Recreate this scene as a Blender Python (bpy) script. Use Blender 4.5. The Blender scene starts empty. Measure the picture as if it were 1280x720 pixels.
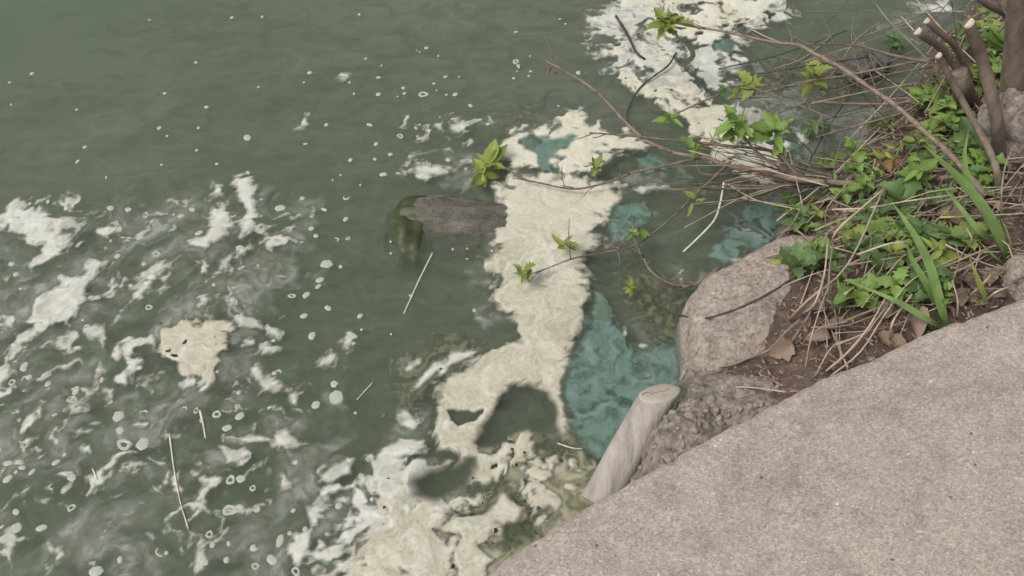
import bpy, bmesh, math, random
import numpy as np
from mathutils import Vector, Matrix, noise as mnoise

# ---- camera, sky, sun, exposure
SC = bpy.context.scene
CAM_H, PITCH, LENS = 1.95, math.radians(50), 35.0
cam_d = bpy.data.cameras.new('camera'); cam = bpy.data.objects.new('camera', cam_d)
SC.collection.objects.link(cam); SC.camera = cam
cam.location = (0, 0, CAM_H); cam.rotation_euler = (math.pi/2 - PITCH, 0, 0)
cam_d.sensor_width = 36; cam_d.lens = LENS; cam_d.clip_start = 0.02; cam_d.clip_end = 2000

SUN_EL, SUN_AZ = math.radians(55), math.radians(-118)     # azimuth from +Y, clockwise
world = bpy.data.worlds.new('World'); SC.world = world; world.use_nodes = True
wn, wl = world.node_tree.nodes, world.node_tree.links
wn.clear()
sky = wn.new('ShaderNodeTexSky'); sky.sky_type = 'NISHITA'; sky.sun_disc = False
sky.sun_elevation = SUN_EL; sky.sun_rotation = SUN_AZ; sky.air_density = 1.0; sky.dust_density = 6.0; sky.ozone_density = 0.6
hs = wn.new('ShaderNodeHueSaturation'); hs.inputs['Saturation'].default_value = 0.22
bg = wn.new('ShaderNodeBackground'); bg.inputs['Strength'].default_value = 0.13
wo = wn.new('ShaderNodeOutputWorld')
wl.new(sky.outputs[0], hs.inputs['Color']); wl.new(hs.outputs[0], bg.inputs[0]); wl.new(bg.outputs[0], wo.inputs[0])
sun_d = bpy.data.lights.new('sun', 'SUN'); sun_d.energy = 1.3; sun_d.angle = math.radians(18); sun_d.color = (1, .96, .9)
sun = bpy.data.objects.new('sun', sun_d); SC.collection.objects.link(sun)
sdir = Vector((math.sin(SUN_AZ)*math.cos(SUN_EL), math.cos(SUN_AZ)*math.cos(SUN_EL), math.sin(SUN_EL)))
sun.rotation_euler = sdir.to_track_quat('Z', 'Y').to_euler()
SC.view_settings.view_transform = 'Standard'; SC.view_settings.look = 'None'
SC.view_settings.exposure = 0.12; SC.view_settings.gamma = 1.0; SC.view_settings.use_curve_mapping = False
SC.render.engine = 'CYCLES'
SC.cycles.volume_bounces = 1; SC.cycles.transparent_max_bounces = 8; SC.cycles.max_bounces = 4; SC.cycles.caustics_reflective = False; SC.cycles.caustics_refractive = False; SC.cycles.diffuse_bounces = 2; SC.cycles.glossy_bounces = 2

# ---- helpers
rng = random.Random(7)
COL = SC.collection
K = 36.0/LENS
SP, CP = math.sin(PITCH), math.cos(PITCH)
def ray(px, py):
    u, v = (px-640)/1280*K, -(py-360)/1280*K
    return Vector((u, CP + v*SP, -SP + v*CP))
def at(px, py, z=0.0):
    d = ray(px, py); t = (z-CAM_H)/d.z
    return Vector((d.x*t, d.y*t, z))
def project(X, Y, Z=0.0):
    dz = Z-CAM_H
    f = Y*CP - dz*SP; up = Y*SP + dz*CP
    return 640 + X/f/K*1280, 360 - up/f/K*1280

def hash2(ix, iy, seed):
    h = (ix.astype(np.int64)*374761393 + iy.astype(np.int64)*668265263 + seed*1442695041) & 0xffffffff
    h = ((h ^ (h >> 13))*1274126177) & 0xffffffff
    h = (h ^ (h >> 16)) & 0xffffffff
    return h/4294967295.0
def pnoise(x, y, seed=0):
    ix, iy = np.floor(x), np.floor(y); fx, fy = x-ix, y-iy
    ux, uy = fx*fx*fx*(fx*(fx*6-15)+10), fy*fy*fy*(fy*(fy*6-15)+10)
    def g(dx, dy):
        a = hash2(ix+dx, iy+dy, seed)*2*math.pi
        return np.cos(a)*(fx-dx) + np.sin(a)*(fy-dy)
    a = g(0,0)*(1-ux) + g(1,0)*ux; b = g(0,1)*(1-ux) + g(1,1)*ux
    return (a*(1-uy) + b*uy)*1.5
def fbm(x, y, seed=0, octv=4, gain=.5):
    s = np.zeros_like(x); a = 1.0; f = 1.0
    for o in range(octv):
        s += a*pnoise(x*f+o*17.3, y*f-o*9.1, seed+o); a *= gain; f *= 2.03
    return s
def worley(x, y, seed=0):
    ix, iy = np.floor(x), np.floor(y); best = np.full_like(x, 9.0)
    for dx in (-1,0,1):
        for dy in (-1,0,1):
            cx = ix+dx; cy = iy+dy
            qx = cx + hash2(cx, cy, seed); qy = cy + hash2(cx, cy, seed+5)
            best = np.minimum(best, (qx-x)**2 + (qy-y)**2)
    return np.sqrt(best)

def tag(o, label=None, cat=None, group=None, kind=None):
    if label: o['label'] = label
    if cat: o['category'] = cat
    if group: o['group'] = group
    if kind: o['kind'] = kind
    return o
def link(name, me, mat=None, parent=None, loc=None):
    o = bpy.data.objects.new(name, me); COL.objects.link(o)
    if mat and me and not me.materials: me.materials.append(mat)
    if parent: o.parent = parent
    if loc is not None: o.location = loc
    return o
def empty(name, loc=(0,0,0)):
    o = bpy.data.objects.new(name, None); o.empty_display_size = .05
    COL.objects.link(o); o.location = loc; return o
def mesh(name, V, F, smooth=True):
    me = bpy.data.meshes.new(name); me.from_pydata([tuple(v) for v in V], [], F); me.update()
    if smooth: me.polygons.foreach_set('use_smooth', [True]*len(me.polygons))
    return me
def fastmesh(name, V, quads, cols=None):
    me = bpy.data.meshes.new(name); n = len(quads)
    me.vertices.add(len(V)); me.vertices.foreach_set('co', V.astype(np.float32).ravel())
    me.loops.add(n*4); me.loops.foreach_set('vertex_index', quads.astype(np.int32).ravel())
    me.polygons.add(n); me.polygons.foreach_set('loop_start', np.arange(0, n*4, 4, dtype=np.int32))
    me.polygons.foreach_set('loop_total', np.full(n, 4, dtype=np.int32))
    me.polygons.foreach_set('use_smooth', np.ones(n, dtype=bool))
    me.update(calc_edges=True)
    if cols is not None:
        a = me.attributes.new('Col', 'FLOAT_COLOR', 'POINT')
        a.data.foreach_set('color', cols.astype(np.float32).ravel())
    return me
def spline(P, n=6):
    P = [Vector(p) for p in P]
    if len(P) < 3: return [P[0].lerp(P[-1], i/n) for i in range(n+1)]
    Q = [P[0]*2-P[1]] + P + [P[-1]*2-P[-2]]; out = []
    for i in range(1, len(Q)-2):
        a, b, c, d = Q[i-1:i+3]
        for k in range(n):
            t = k/n
            out.append(.5*((2*b) + (c-a)*t + (2*a-5*b+4*c-d)*t*t + (3*b-a-3*c+d)*t**3))
    out.append(P[-1]); return out
def tube(P, r0, r1, sides=6, n=5, wob=.12, seed=0, cap=True):
    pts = spline(P, n); V = []; F = []; m = len(pts); rr = random.Random(seed)
    up = Vector((0,0,1)); prev = None
    for i, p in enumerate(pts):
        d = (pts[min(i+1,m-1)] - pts[max(i-1,0)]).normalized()
        if prev is None:
            a = d.cross(up)
            if a.length < .1: a = d.cross(Vector((1,0,0)))
        else: a = prev - d*prev.dot(d)
        a.normalize(); prev = a; b = d.cross(a)
        r = r0 + (r1-r0)*i/(m-1); r *= 1 + rr.uniform(-wob, wob)
        for k in range(sides):
            t = 2*math.pi*k/sides
            V.append(p + a*math.cos(t)*r + b*math.sin(t)*r)
    for i in range(m-1):
        for k in range(sides):
            k2 = (k+1) % sides
            F.append((i*sides+k, i*sides+k2, (i+1)*sides+k2, (i+1)*sides+k))
    if cap:
        F.append(tuple(range(sides-1, -1, -1))); F.append(tuple(range((m-1)*sides, m*sides)))
    return V, F

# ---- materials
def mat(name):
    m = bpy.data.materials.new(name); m.use_nodes = True
    nt = m.node_tree; return m, nt.nodes, nt.links, nt.nodes['Principled BSDF']
def tex(N, L, kind, scale, detail=4, rough=.6, dist=0, vec=None):
    t = N.new('ShaderNodeTexNoise' if kind == 'noise' else 'ShaderNodeTexVoronoi')
    t.inputs['Scale'].default_value = scale
    if kind == 'noise':
        t.inputs['Detail'].default_value = detail; t.inputs['Roughness'].default_value = rough; t.inputs['Distortion'].default_value = dist
    if vec: L.new(vec, t.inputs['Vector'])
    return t
def ramp(N, L, src, stops):
    r = N.new('ShaderNodeValToRGB'); e = r.color_ramp.elements
    while len(e) < len(stops): e.new(.5)
    for el, (p, c) in zip(e, stops): el.position = p; el.color = (*c, 1)
    L.new(src, r.inputs[0]); return r
def mix(N, L, a, b, fac, mode='MIX'):
    m = N.new('ShaderNodeMix'); m.data_type = 'RGBA'; m.blend_type = mode
    for s, v in ((6, a), (7, b)):
        if isinstance(v, tuple): m.inputs[s].default_value = (*v, 1)
        else: L.new(v, m.inputs[s])
    if isinstance(fac, (int, float)): m.inputs[0].default_value = fac
    else: L.new(fac, m.inputs[0])
    return m.outputs[2]
def bump(N, L, B, src, strength, dist, prev=None):
    b = N.new('ShaderNodeBump'); b.inputs['Strength'].default_value = strength; b.inputs['Distance'].default_value = dist
    L.new(src, b.inputs['Height'])
    if prev: L.new(prev.outputs[0], b.inputs['Normal'])
    L.new(b.outputs[0], B.inputs['Normal']); return b
def geo(N, out='Position'):
    g = N.new('ShaderNodeNewGeometry'); return g.outputs[out]
def objc(N):
    return N.new('ShaderNodeTexCoord').outputs['Object']

def m_organic(name, c1, c2, scale=30, rough=.8, bs=.4, bd=.003, stretch=None, c3=None, var=.0):
    m, N, L, B = mat(name); v = objc(N)
    if stretch:
        mp = N.new('ShaderNodeMapping'); mp.inputs['Scale'].default_value = stretch; L.new(v, mp.inputs[0]); v = mp.outputs[0]
    t = tex(N, L, 'noise', scale, 6, .65, .3, v)
    st = [(.3, c1), (.7, c2)] if not c3 else [(.25, c1), (.5, c2), (.75, c3)]
    col = ramp(N, L, t.outputs[0], st).outputs[0]
    if var:
        oi = N.new('ShaderNodeObjectInfo'); h = N.new('ShaderNodeHueSaturation')
        mr = N.new('ShaderNodeMapRange'); mr.inputs['To Min'].default_value = 1-var; mr.inputs['To Max'].default_value = 1+var
        L.new(oi.outputs['Random'], mr.inputs[0]); L.new(mr.outputs[0], h.inputs['Value']); L.new(col, h.inputs['Color']); col = h.outputs[0]
    L.new(col, B.inputs['Base Color']); B.inputs['Roughness'].default_value = rough
    t2 = tex(N, L, 'noise', scale*4, 5, .7, 0, v)
    bump(N, L, B, t2.outputs[0], bs, bd); return m

def m_leaf(name, c1, c2, scale=40, var=.2):
    m, N, L, B = mat(name); v = objc(N)
    t = tex(N, L, 'noise', scale, 3, .5, 0, v)
    col = ramp(N, L, t.outputs[0], [(.3, c1), (.7, c2)]).outputs[0]
    oi = N.new('ShaderNodeObjectInfo'); h = N.new('ShaderNodeHueSaturation')
    mr = N.new('ShaderNodeMapRange'); mr.inputs['To Min'].default_value = 1-var; mr.inputs['To Max'].default_value = 1+var
    L.new(oi.outputs['Random'], mr.inputs[0]); L.new(mr.outputs[0], h.inputs['Value']); L.new(col, h.inputs['Color'])
    L.new(h.outputs[0], B.inputs['Base Color']); B.inputs['Roughness'].default_value = .5
    B.inputs['Specular IOR Level'].default_value = .35
    tr = N.new('ShaderNodeBsdfTranslucent'); L.new(h.outputs[0], tr.inputs[0])
    mx = N.new('ShaderNodeMixShader'); mx.inputs[0].default_value = .3
    L.new(B.outputs[0], mx.inputs[1]); L.new(tr.outputs[0], mx.inputs[2]); L.new(mx.outputs[0], N['Material Output'].inputs[0])
    bump(N, L, B, t.outputs[0], .3, .002); return m

def m_concrete():
    m, N, L, B = mat('aggregate_concrete'); v = geo(N)
    big = tex(N, L, 'noise', 2.2, 4, .6, .5, v)
    base = ramp(N, L, big.outputs[0], [(.3, (.325,.28,.245)), (.5, (.36,.315,.275)), (.72, (.38,.315,.28))]).outputs[0]
    vo = tex(N, L, 'voronoi', 250, vec=v)
    sep = N.new('ShaderNodeSeparateColor'); L.new(vo.outputs['Color'], sep.inputs[0])
    peb = ramp(N, L, sep.outputs[0], [(0, (.19,.16,.14)), (.25, (.31,.255,.22)), (.5, (.355,.305,.265)), (.75, (.42,.34,.30)), (.97, (.52,.47,.42))])
    col = mix(N, L, base, peb.outputs[0], .55)
    fine = tex(N, L, 'noise', 420, 3, .7, 0, v)
    f2 = ramp(N, L, fine.outputs[0], [(.3, (.62,.62,.62)), (.65, (1.25,1.25,1.25))])
    col = mix(N, L, col, f2.outputs[0], .75, 'MULTIPLY')
    v2 = tex(N, L, 'voronoi', 75, vec=v); s2 = N.new('ShaderNodeSeparateColor'); L.new(v2.outputs['Color'], s2.inputs[0])
    gt = N.new('ShaderNodeMath'); gt.operation = 'GREATER_THAN'; gt.inputs[1].default_value = .965; L.new(s2.outputs[1], gt.inputs[0])
    lt = N.new('ShaderNodeMath'); lt.operation = 'LESS_THAN'; lt.inputs[1].default_value = .24; L.new(v2.outputs['Distance'], lt.inputs[0])
    an = N.new('ShaderNodeMath'); an.operation = 'MULTIPLY'; L.new(gt.outputs[0], an.inputs[0]); L.new(lt.outputs[0], an.inputs[1])
    wh = ramp(N, L, s2.outputs[0], [(.4, (.13,.11,.10)), (.5, (.62,.57,.50))]); 
    col = mix(N, L, col, wh.outputs[0], an.outputs[0])
    mid = tex(N, L, 'noise', 16, 5, .65, .4, v)
    f3 = ramp(N, L, mid.outputs[0], [(.3, (.84,.84,.84)), (.7, (1.1,1.09,1.08))])
    stn = tex(N, L, 'noise', 5, 6, .7, 1.0, v); f4 = ramp(N, L, stn.outputs[0], [(.36, (.80,.80,.81)), (.5, (1,1,1)), (.7, (1.05,1.04,1.02))]); col = mix(N, L, col, f4.outputs[0], 1, 'MULTIPLY')
    col = mix(N, L, col, f3.outputs[0], 1, 'MULTIPLY')
    L.new(col, B.inputs['Base Color']); B.inputs['Roughness'].default_value = .9; B.inputs['Specular IOR Level'].default_value = .25
    b1 = bump(N, L, B, fine.outputs[0], .5, .0025); bump(N, L, B, vo.outputs['Distance'], .35, .003, b1)
    return m

def m_rock(name, cs, scale=18, bs=.7, bd=.006, grain=160, wet=True):
    m, N, L, B = mat(name); v = geo(N)
    t = tex(N, L, 'noise', scale, 8, .7, .4, v)
    col = ramp(N, L, t.outputs[0], cs).outputs[0]
    vo = tex(N, L, 'voronoi', grain, vec=v); sep = N.new('ShaderNodeSeparateColor'); L.new(vo.outputs['Color'], sep.inputs[0])
    g = ramp(N, L, sep.outputs[0], [(0, (.62,.62,.62)), (.5, (1,1,1)), (1, (1.3,1.27,1.24))])
    col = mix(N, L, col, g.outputs[0], .8, 'MULTIPLY')
    if wet:   # algae line left by the water on the lowest centimetres
        sx = N.new('ShaderNodeSeparateXYZ'); L.new(v, sx.inputs[0])
        nz = tex(N, L, 'noise', 25, 3, .6, 0, v)
        ad = N.new('ShaderNodeMath'); ad.operation = 'MULTIPLY_ADD'; ad.inputs[1].default_value = -.07; L.new(nz.outputs[0], ad.inputs[0]); L.new(sx.outputs[2], ad.inputs[2])
        mr = N.new('ShaderNodeMapRange'); mr.inputs['From Min'].default_value = -.015; mr.inputs['From Max'].default_value = .025
        mr.inputs['To Min'].default_value = .85; mr.inputs['To Max'].default_value = 0; L.new(ad.outputs[0], mr.inputs[0])
        col = mix(N, L, col, (.10,.13,.10), mr.outputs[0])
    L.new(col, B.inputs['Base Color']); B.inputs['Roughness'].default_value = .85
    f = tex(N, L, 'noise', grain*.5, 6, .75, 0, v)
    b1 = bump(N, L, B, f.outputs[0], bs, bd)
    vb = tex(N, L, 'voronoi', grain*.45, vec=v); bump(N, L, B, vb.outputs['Distance'], bs*(.25 if name == 'pink_granite' else .6), bd*.8, b1); return m

def m_foam():
    m, N, L, B = mat('lake_foam'); v = geo(N)
    a = N.new('ShaderNodeAttribute'); a.attribute_name = 'Col'
    n1 = tex(N, L, 'noise', 38, 7, .72, 1.2, v)
    f1 = ramp(N, L, n1.outputs[0], [(.28, (.70,.69,.66)), (.5, (.98,.98,.97)), (.75, (1.1,1.1,1.09))])
    col = mix(N, L, a.outputs['Color'], f1.outputs[0], .32, 'MULTIPLY')
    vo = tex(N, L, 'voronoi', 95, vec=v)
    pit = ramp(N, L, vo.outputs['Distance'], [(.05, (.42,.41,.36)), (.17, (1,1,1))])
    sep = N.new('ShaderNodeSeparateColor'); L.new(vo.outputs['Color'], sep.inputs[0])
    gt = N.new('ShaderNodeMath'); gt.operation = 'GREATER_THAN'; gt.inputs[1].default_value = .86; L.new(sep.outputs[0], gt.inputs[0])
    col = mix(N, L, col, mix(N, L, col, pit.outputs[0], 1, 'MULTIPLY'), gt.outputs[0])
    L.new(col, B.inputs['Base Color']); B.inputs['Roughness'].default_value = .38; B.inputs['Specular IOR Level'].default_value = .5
    n2 = tex(N, L, 'noise', 170, 5, .7, .3, v)
    b1 = bump(N, L, B, n2.outputs[0], .15, .001); bump(N, L, B, n1.outputs[0], .08, .002, b1)
    n3 = tex(N, L, 'noise', 120, 4, .7, .8, v)                       # thin foam is see-through, bubble by bubble
    ad = N.new('ShaderNodeMath'); ad.operation = 'MULTIPLY_ADD'; ad.inputs[1].default_value = .6; ad.inputs[2].default_value = -.3; L.new(n3.outputs[0], ad.inputs[0])
    sa = N.new('ShaderNodeMath'); sa.operation = 'ADD'; sa.use_clamp = True; L.new(a.outputs['Alpha'], sa.inputs[0])
    mu = N.new('ShaderNodeMath'); mu.operation = 'MULTIPLY'; L.new(ad.outputs[0], mu.inputs[0])
    om = N.new('ShaderNodeMath'); om.operation = 'MULTIPLY'; om.inputs[1].default_value = 1.0; L.new(a.outputs['Alpha'], om.inputs[0]); L.new(om.outputs[0], mu.inputs[1])
    L.new(mu.outputs[0], sa.inputs[1]); L.new(sa.outputs[0], B.inputs['Alpha'])
    return m

def m_water():
    m = bpy.data.materials.new('murky_lake_water'); m.use_nodes = True
    N, L = m.node_tree.nodes, m.node_tree.links; N.clear()
    out = N.new('ShaderNodeOutputMaterial'); v = geo(N)
    mp = N.new('ShaderNodeMapping'); mp.inputs['Scale'].default_value = (1, 1.5, 1); mp.inputs['Rotation'].default_value = (0,0,.5); L.new(v, mp.inputs[0])
    t = tex(N, L, 'noise', 2.6, 3, .5, .6, mp.outputs[0])
    t2 = tex(N, L, 'noise', 14, 3, .5, .3, mp.outputs[0])
    b = N.new('ShaderNodeBump'); b.inputs['Strength'].default_value = .35; b.inputs['Distance'].default_value = .02; L.new(t.outputs[0], b.inputs['Height'])
    b2 = N.new('ShaderNodeBump'); b2.inputs['Strength'].default_value = .45; b2.inputs['Distance'].default_value = .01; L.new(t2.outputs[0], b2.inputs['Height']); L.new(b.outputs[0], b2.inputs['Normal'])
    gl = N.new('ShaderNodeBsdfGlossy'); gl.inputs['Roughness'].default_value = .06; L.new(b2.outputs[0], gl.inputs['Normal'])
    tr = N.new('ShaderNodeBsdfTransparent')
    fr = N.new('ShaderNodeFresnel'); fr.inputs['IOR'].default_value = 1.33; L.new(b2.outputs[0], fr.inputs['Normal'])
    mx = N.new('ShaderNodeMixShader'); L.new(fr.outputs[0], mx.inputs[0]); L.new(tr.outputs[0], mx.inputs[1]); L.new(gl.outputs[0], mx.inputs[2])
    # patchy algae film, also painting in pale sky and dark tree reflections
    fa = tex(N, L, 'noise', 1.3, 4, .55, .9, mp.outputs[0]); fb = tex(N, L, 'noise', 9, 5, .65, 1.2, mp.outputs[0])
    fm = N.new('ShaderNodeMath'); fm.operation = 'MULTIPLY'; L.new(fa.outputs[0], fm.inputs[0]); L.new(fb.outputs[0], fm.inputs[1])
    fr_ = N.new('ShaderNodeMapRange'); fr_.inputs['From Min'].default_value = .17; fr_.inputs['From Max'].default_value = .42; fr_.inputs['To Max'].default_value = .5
    sx = N.new('ShaderNodeSeparateXYZ'); L.new(v, sx.inputs[0])      # film thickens away from the bank to paint in the pale sky reflection
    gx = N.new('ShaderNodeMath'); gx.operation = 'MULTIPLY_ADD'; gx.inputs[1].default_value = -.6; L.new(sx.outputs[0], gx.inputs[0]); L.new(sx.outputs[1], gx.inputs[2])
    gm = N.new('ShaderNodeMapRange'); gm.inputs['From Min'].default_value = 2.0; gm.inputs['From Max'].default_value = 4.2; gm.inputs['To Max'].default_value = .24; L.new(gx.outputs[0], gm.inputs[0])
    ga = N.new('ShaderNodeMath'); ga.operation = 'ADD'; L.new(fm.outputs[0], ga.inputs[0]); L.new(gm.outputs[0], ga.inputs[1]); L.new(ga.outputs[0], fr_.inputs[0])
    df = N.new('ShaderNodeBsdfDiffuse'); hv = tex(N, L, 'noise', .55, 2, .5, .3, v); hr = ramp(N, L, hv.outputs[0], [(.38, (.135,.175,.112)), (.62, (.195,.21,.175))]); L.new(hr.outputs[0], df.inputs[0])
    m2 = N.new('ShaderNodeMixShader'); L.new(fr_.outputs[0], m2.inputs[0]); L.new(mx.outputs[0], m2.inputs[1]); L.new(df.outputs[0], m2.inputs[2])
    L.new(m2.outputs[0], out.inputs['Surface'])
    pv = N.new('ShaderNodeVolumePrincipled'); pv.inputs['Color'].default_value = (.655,.765,.58,1); pv.inputs['Density'].default_value = 10
    pv.inputs['Anisotropy'].default_value = .2
    L.new(pv.outputs[0], out.inputs['Volume'])
    return m

M = dict(
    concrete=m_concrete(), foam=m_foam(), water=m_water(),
    boulder=m_rock('pink_granite', [(.28, (.16,.13,.105)), (.42, (.32,.265,.22)), (.55, (.39,.33,.28)), (.72, (.50,.44,.385))], 22, 1, .01, 140),
    rubble=m_rock('old_conglomerate', [(.3, (.13,.11,.09)), (.5, (.27,.23,.195)), (.72, (.42,.37,.33))], 26, 1, .012, 110, False),
    darkrock=m_rock('dark_shore_stone', [(.3, (.05,.048,.045)), (.6, (.11,.105,.10)), (.8, (.2,.2,.19))]),
    soil=m_rock('brown_soil', [(.3, (.06,.04,.03)), (.55, (.125,.088,.066)), (.78, (.21,.16,.125))], 14, 1, .012, 90, True),
    drift=m_organic('weathered_wood', (.16,.14,.12), (.36,.325,.285), 22, .85, .8, .006, (1,.35,.35), (.47,.43,.38)),
    driftcut=m_organic('pale_sawn_wood', (.36,.31,.245), (.47,.42,.34), 40, .8, .3, .002),
    crack=m_organic('wood_crack', (.05,.04,.032), (.09,.07,.055), 60),
    log=m_organic('waterlogged_wood', (.06,.06,.045), (.17,.16,.13), 26, .3, 1, .02, (.4,1,1), (.31,.285,.24)),
    algae=m_organic('algae_coat', (.022,.028,.009), (.06,.07,.022), 30, .5),
    bark=m_organic('shrub_bark', (.10,.075,.056), (.235,.185,.145), 50, .85, .7, .004, (1,1,.25)),
    twig=m_organic('brown_twig', (.09,.062,.048), (.22,.165,.13), 60, .8, .4, .002, None, None, .25),
    darktwig=m_organic('dark_wet_twig', (.03,.024,.02), (.075,.06,.05), 60, .6, .4, .002),
    cut=m_organic('fresh_cut_wood', (.50,.42,.30), (.66,.58,.45), 90, .7, .2, .001),
    straw=m_organic('dry_straw', (.24,.185,.13), (.42,.345,.255), 40, .8, .3, .001, None, None, .35),
    reed=m_organic('bleached_reed', (.42,.40,.31), (.60,.57,.47), 40, .7, .2, .001),
    deadleaf=m_organic('dead_leaf_brown', (.10,.065,.045), (.24,.17,.125), 35, .8, .5, .003, None, (.30,.235,.18), .3),
    orangeleaf=m_leaf('rusty_leaf', (.22,.12,.05), (.30,.19,.08), 30),
    leaf=m_leaf('green_leaf', (.14,.235,.05), (.25,.36,.09)),
    lime=m_leaf('lime_leaf', (.20,.26,.05), (.30,.35,.09)),
    grass=m_leaf('grass_green', (.15,.25,.07), (.25,.36,.12), 25),
    weed=m_leaf('weed_green', (.085,.15,.055), (.15,.23,.08)),
)

# ---- shoreline and ground
ZS = 0.33                                    # top of the concrete above the water
SHORE_PX = [(1420,-330),(1280,-140),(1215,0),(1165,60),(1120,120),(1085,180),(1030,228),(995,260),(968,298),(925,328),(885,348),(868,390),
            (862,450),(850,500),(825,540),(800,590),(770,640),(700,700),(600,790),(460,900)]
SHORE = [at(*p) for p in SHORE_PX]
SHORE = [SHORE[0]+Vector((60,90,0))] + SHORE + [SHORE[-1]+Vector((-40,-30,0))]
def seg_dist(X, Y, pts):
    best = np.full_like(X, 1e9); side = np.zeros_like(X)
    for a, b in zip(pts[:-1], pts[1:]):
        dx, dy = b.x-a.x, b.y-a.y; l2 = dx*dx+dy*dy
        t = np.clip(((X-a.x)*dx + (Y-a.y)*dy)/l2, 0, 1)
        ex, ey = X-a.x-t*dx, Y-a.y-t*dy
        d = ex*ex+ey*ey; upd = d < best - 1e-12
        best = np.where(upd, d, best); side = np.where(upd, dx*ey-dy*ex, side)
    return np.sqrt(best)*np.sign(side)
EDGE_PX = [(607,715),(632,694),(661,675),(687,656),(735,629),(758,616),(784,600),(815,585),(846,569),(875,551),(903,534),(930,519),(960,504),(1000,485),
           (1032,469),(1070,453),(1107,437),(1145,420),(1183,404),(1216,394),(1263,376),(1300,361),(1400,325),(1700,215)]
EDGE = [at(p[0], p[1], ZS) for p in EDGE_PX]
e0 = EDGE[0] - (EDGE[1]-EDGE[0]).normalized()*3.0
EDGE = [Vector((e0.x, e0.y-.6, ZS))] + EDGE
def slab_d(X, Y): return -seg_dist(X, Y, EDGE)      # positive on the slab
def ground_h(X, Y):
    X = np.asarray(X, float); Y = np.asarray(Y, float)
    d = seg_dist(X, Y, SHORE); d = d + .025*fbm(X*6, Y*6, 3, 3)
    land = .31*(1-np.exp(-np.maximum(d,0)/.20)) + np.maximum(d-1.2, 0)*.02
    wet = -.75*(1-np.exp(np.minimum(d,0)/.55))
    h = np.where(d > 0, land, wet) + .018*fbm(X*9, Y*9, 11, 4)*np.clip(d*8+1, .3, 1) + .006*fbm(X*45, Y*45, 14, 3)
    ds = slab_d(X, Y)                # below the slab the soil stays under it
    ds2 = np.where(ds > -.01, ZS-.15, ZS-.045 + np.clip((-ds-.01)*.5, 0, 9))
    return np.minimum(h, ds2)
_e1 = slab_d(np.array([1.5]), np.array([0.3]))[0]     # sign check: slab side
assert _e1 > 0, _e1
_s1 = seg_dist(np.array([1.6]), np.array([2.2]), SHORE)[0]
assert _s1 > 0, _s1
def gh(x, y): return float(ground_h(np.array([x]), np.array([y]))[0])
TT = np.arange(1.0, 4.6, .006)
def hit(px, py, lift=0.0):
    d = ray(px, py); X, Y, Zr = d.x*TT, d.y*TT, CAM_H + d.z*TT
    k = np.where((Zr < .8) & (Zr > -.01))[0]
    h = np.maximum(ground_h(X[k], Y[k]), 0)
    w = np.where(Zr[k] <= h)[0]; i = w[0] if len(w) else -1
    return Vector((X[k][i], Y[k][i], h[i] + lift))

xs = np.concatenate([-np.geomspace(150, .45, 22), np.arange(-.4, 2.6, .012), np.geomspace(2.65, 150, 22)])
ys = np.concatenate([-np.geomspace(150, .25, 20), np.arange(-.2, 3.9, .012), np.geomspace(3.95, 150, 22)])
GX, GY = np.meshgrid(xs, ys)
GZ = ground_h(GX, GY)
nx, ny = len(xs), len(ys)
idx = np.arange(nx*ny).reshape(ny, nx)
Q = np.stack([idx[:-1,:-1], idx[:-1,1:], idx[1:,1:], idx[1:,:-1]], -1).reshape(-1, 4)
ground = link('ground', fastmesh('ground', np.stack([GX.ravel(), GY.ravel(), GZ.ravel()], 1), Q), M['soil'])
tag(ground, kind='structure')

bm = bmesh.new(); bmesh.ops.create_cube(bm, size=1)
for v in bm.verts: v.co = Vector((v.co.x*280, v.co.y*280, -1.0 if v.co.z < 0 else 0))
me = bpy.data.meshes.new('water'); bm.to_mesh(me); bm.free()
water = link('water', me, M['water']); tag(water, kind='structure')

# ---- concrete slab
def slab():
    pts = []
    dense = []
    for a, b in zip(EDGE[:-1], EDGE[1:]):
        n = max(1, int((b-a).length/.008))
        for k in range(n): dense.append(a.lerp(b, k/n))
    dense.append(EDGE[-1])
    V = []; F = []
    rows = [(0.0, -.15), (0.004, -.06), (0.0, -.016), (-.005, -.006), (-.013, -.0015), (-.03, 0)]
    n = len(dense)
    for i, p in enumerate(dense):
        d = (dense[min(i+1,n-1)]-dense[max(i-1,0)]).normalized(); nrm = Vector((d.y, -d.x, 0))   # towards the slab
        j = max(0, mnoise.noise((p.x*22, p.y*22, 12))-.25)*.022 + mnoise.noise((p.x*9, p.y*9, 1))*.005 + mnoise.noise((p.x*40, p.y*40, 4))*.0025 + mnoise.noise((p.x*120, p.y*120, 7))*.0012
        for off, dz in rows:
            jz = mnoise.noise((p.x*70+off*300, p.y*70, 9))*.0012 if -.02 < off and dz > -.02 else 0
            q = p + nrm*(-off + j*(1 if off > -.02 else .2)); V.append(Vector((q.x, q.y, ZS+dz+jz)))
    R = len(rows)
    for i in range(n-1):
        for k in range(R-1):
            F.append((i*R+k, (i+1)*R+k, (i+1)*R+k+1, i*R+k+1))
    b0 = len(V); V += [Vector((V[(n-1)*R+R-1].x+3, -6, ZS)), Vector((V[R-1].x, -6, ZS))]
    F.append(tuple([i*R+R-1 for i in range(n)]) + (b0, b0+1))
    return mesh('concrete_path', V, F, False)
path = link('concrete_path', slab(), M['concrete']); tag(path, kind='structure')

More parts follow.
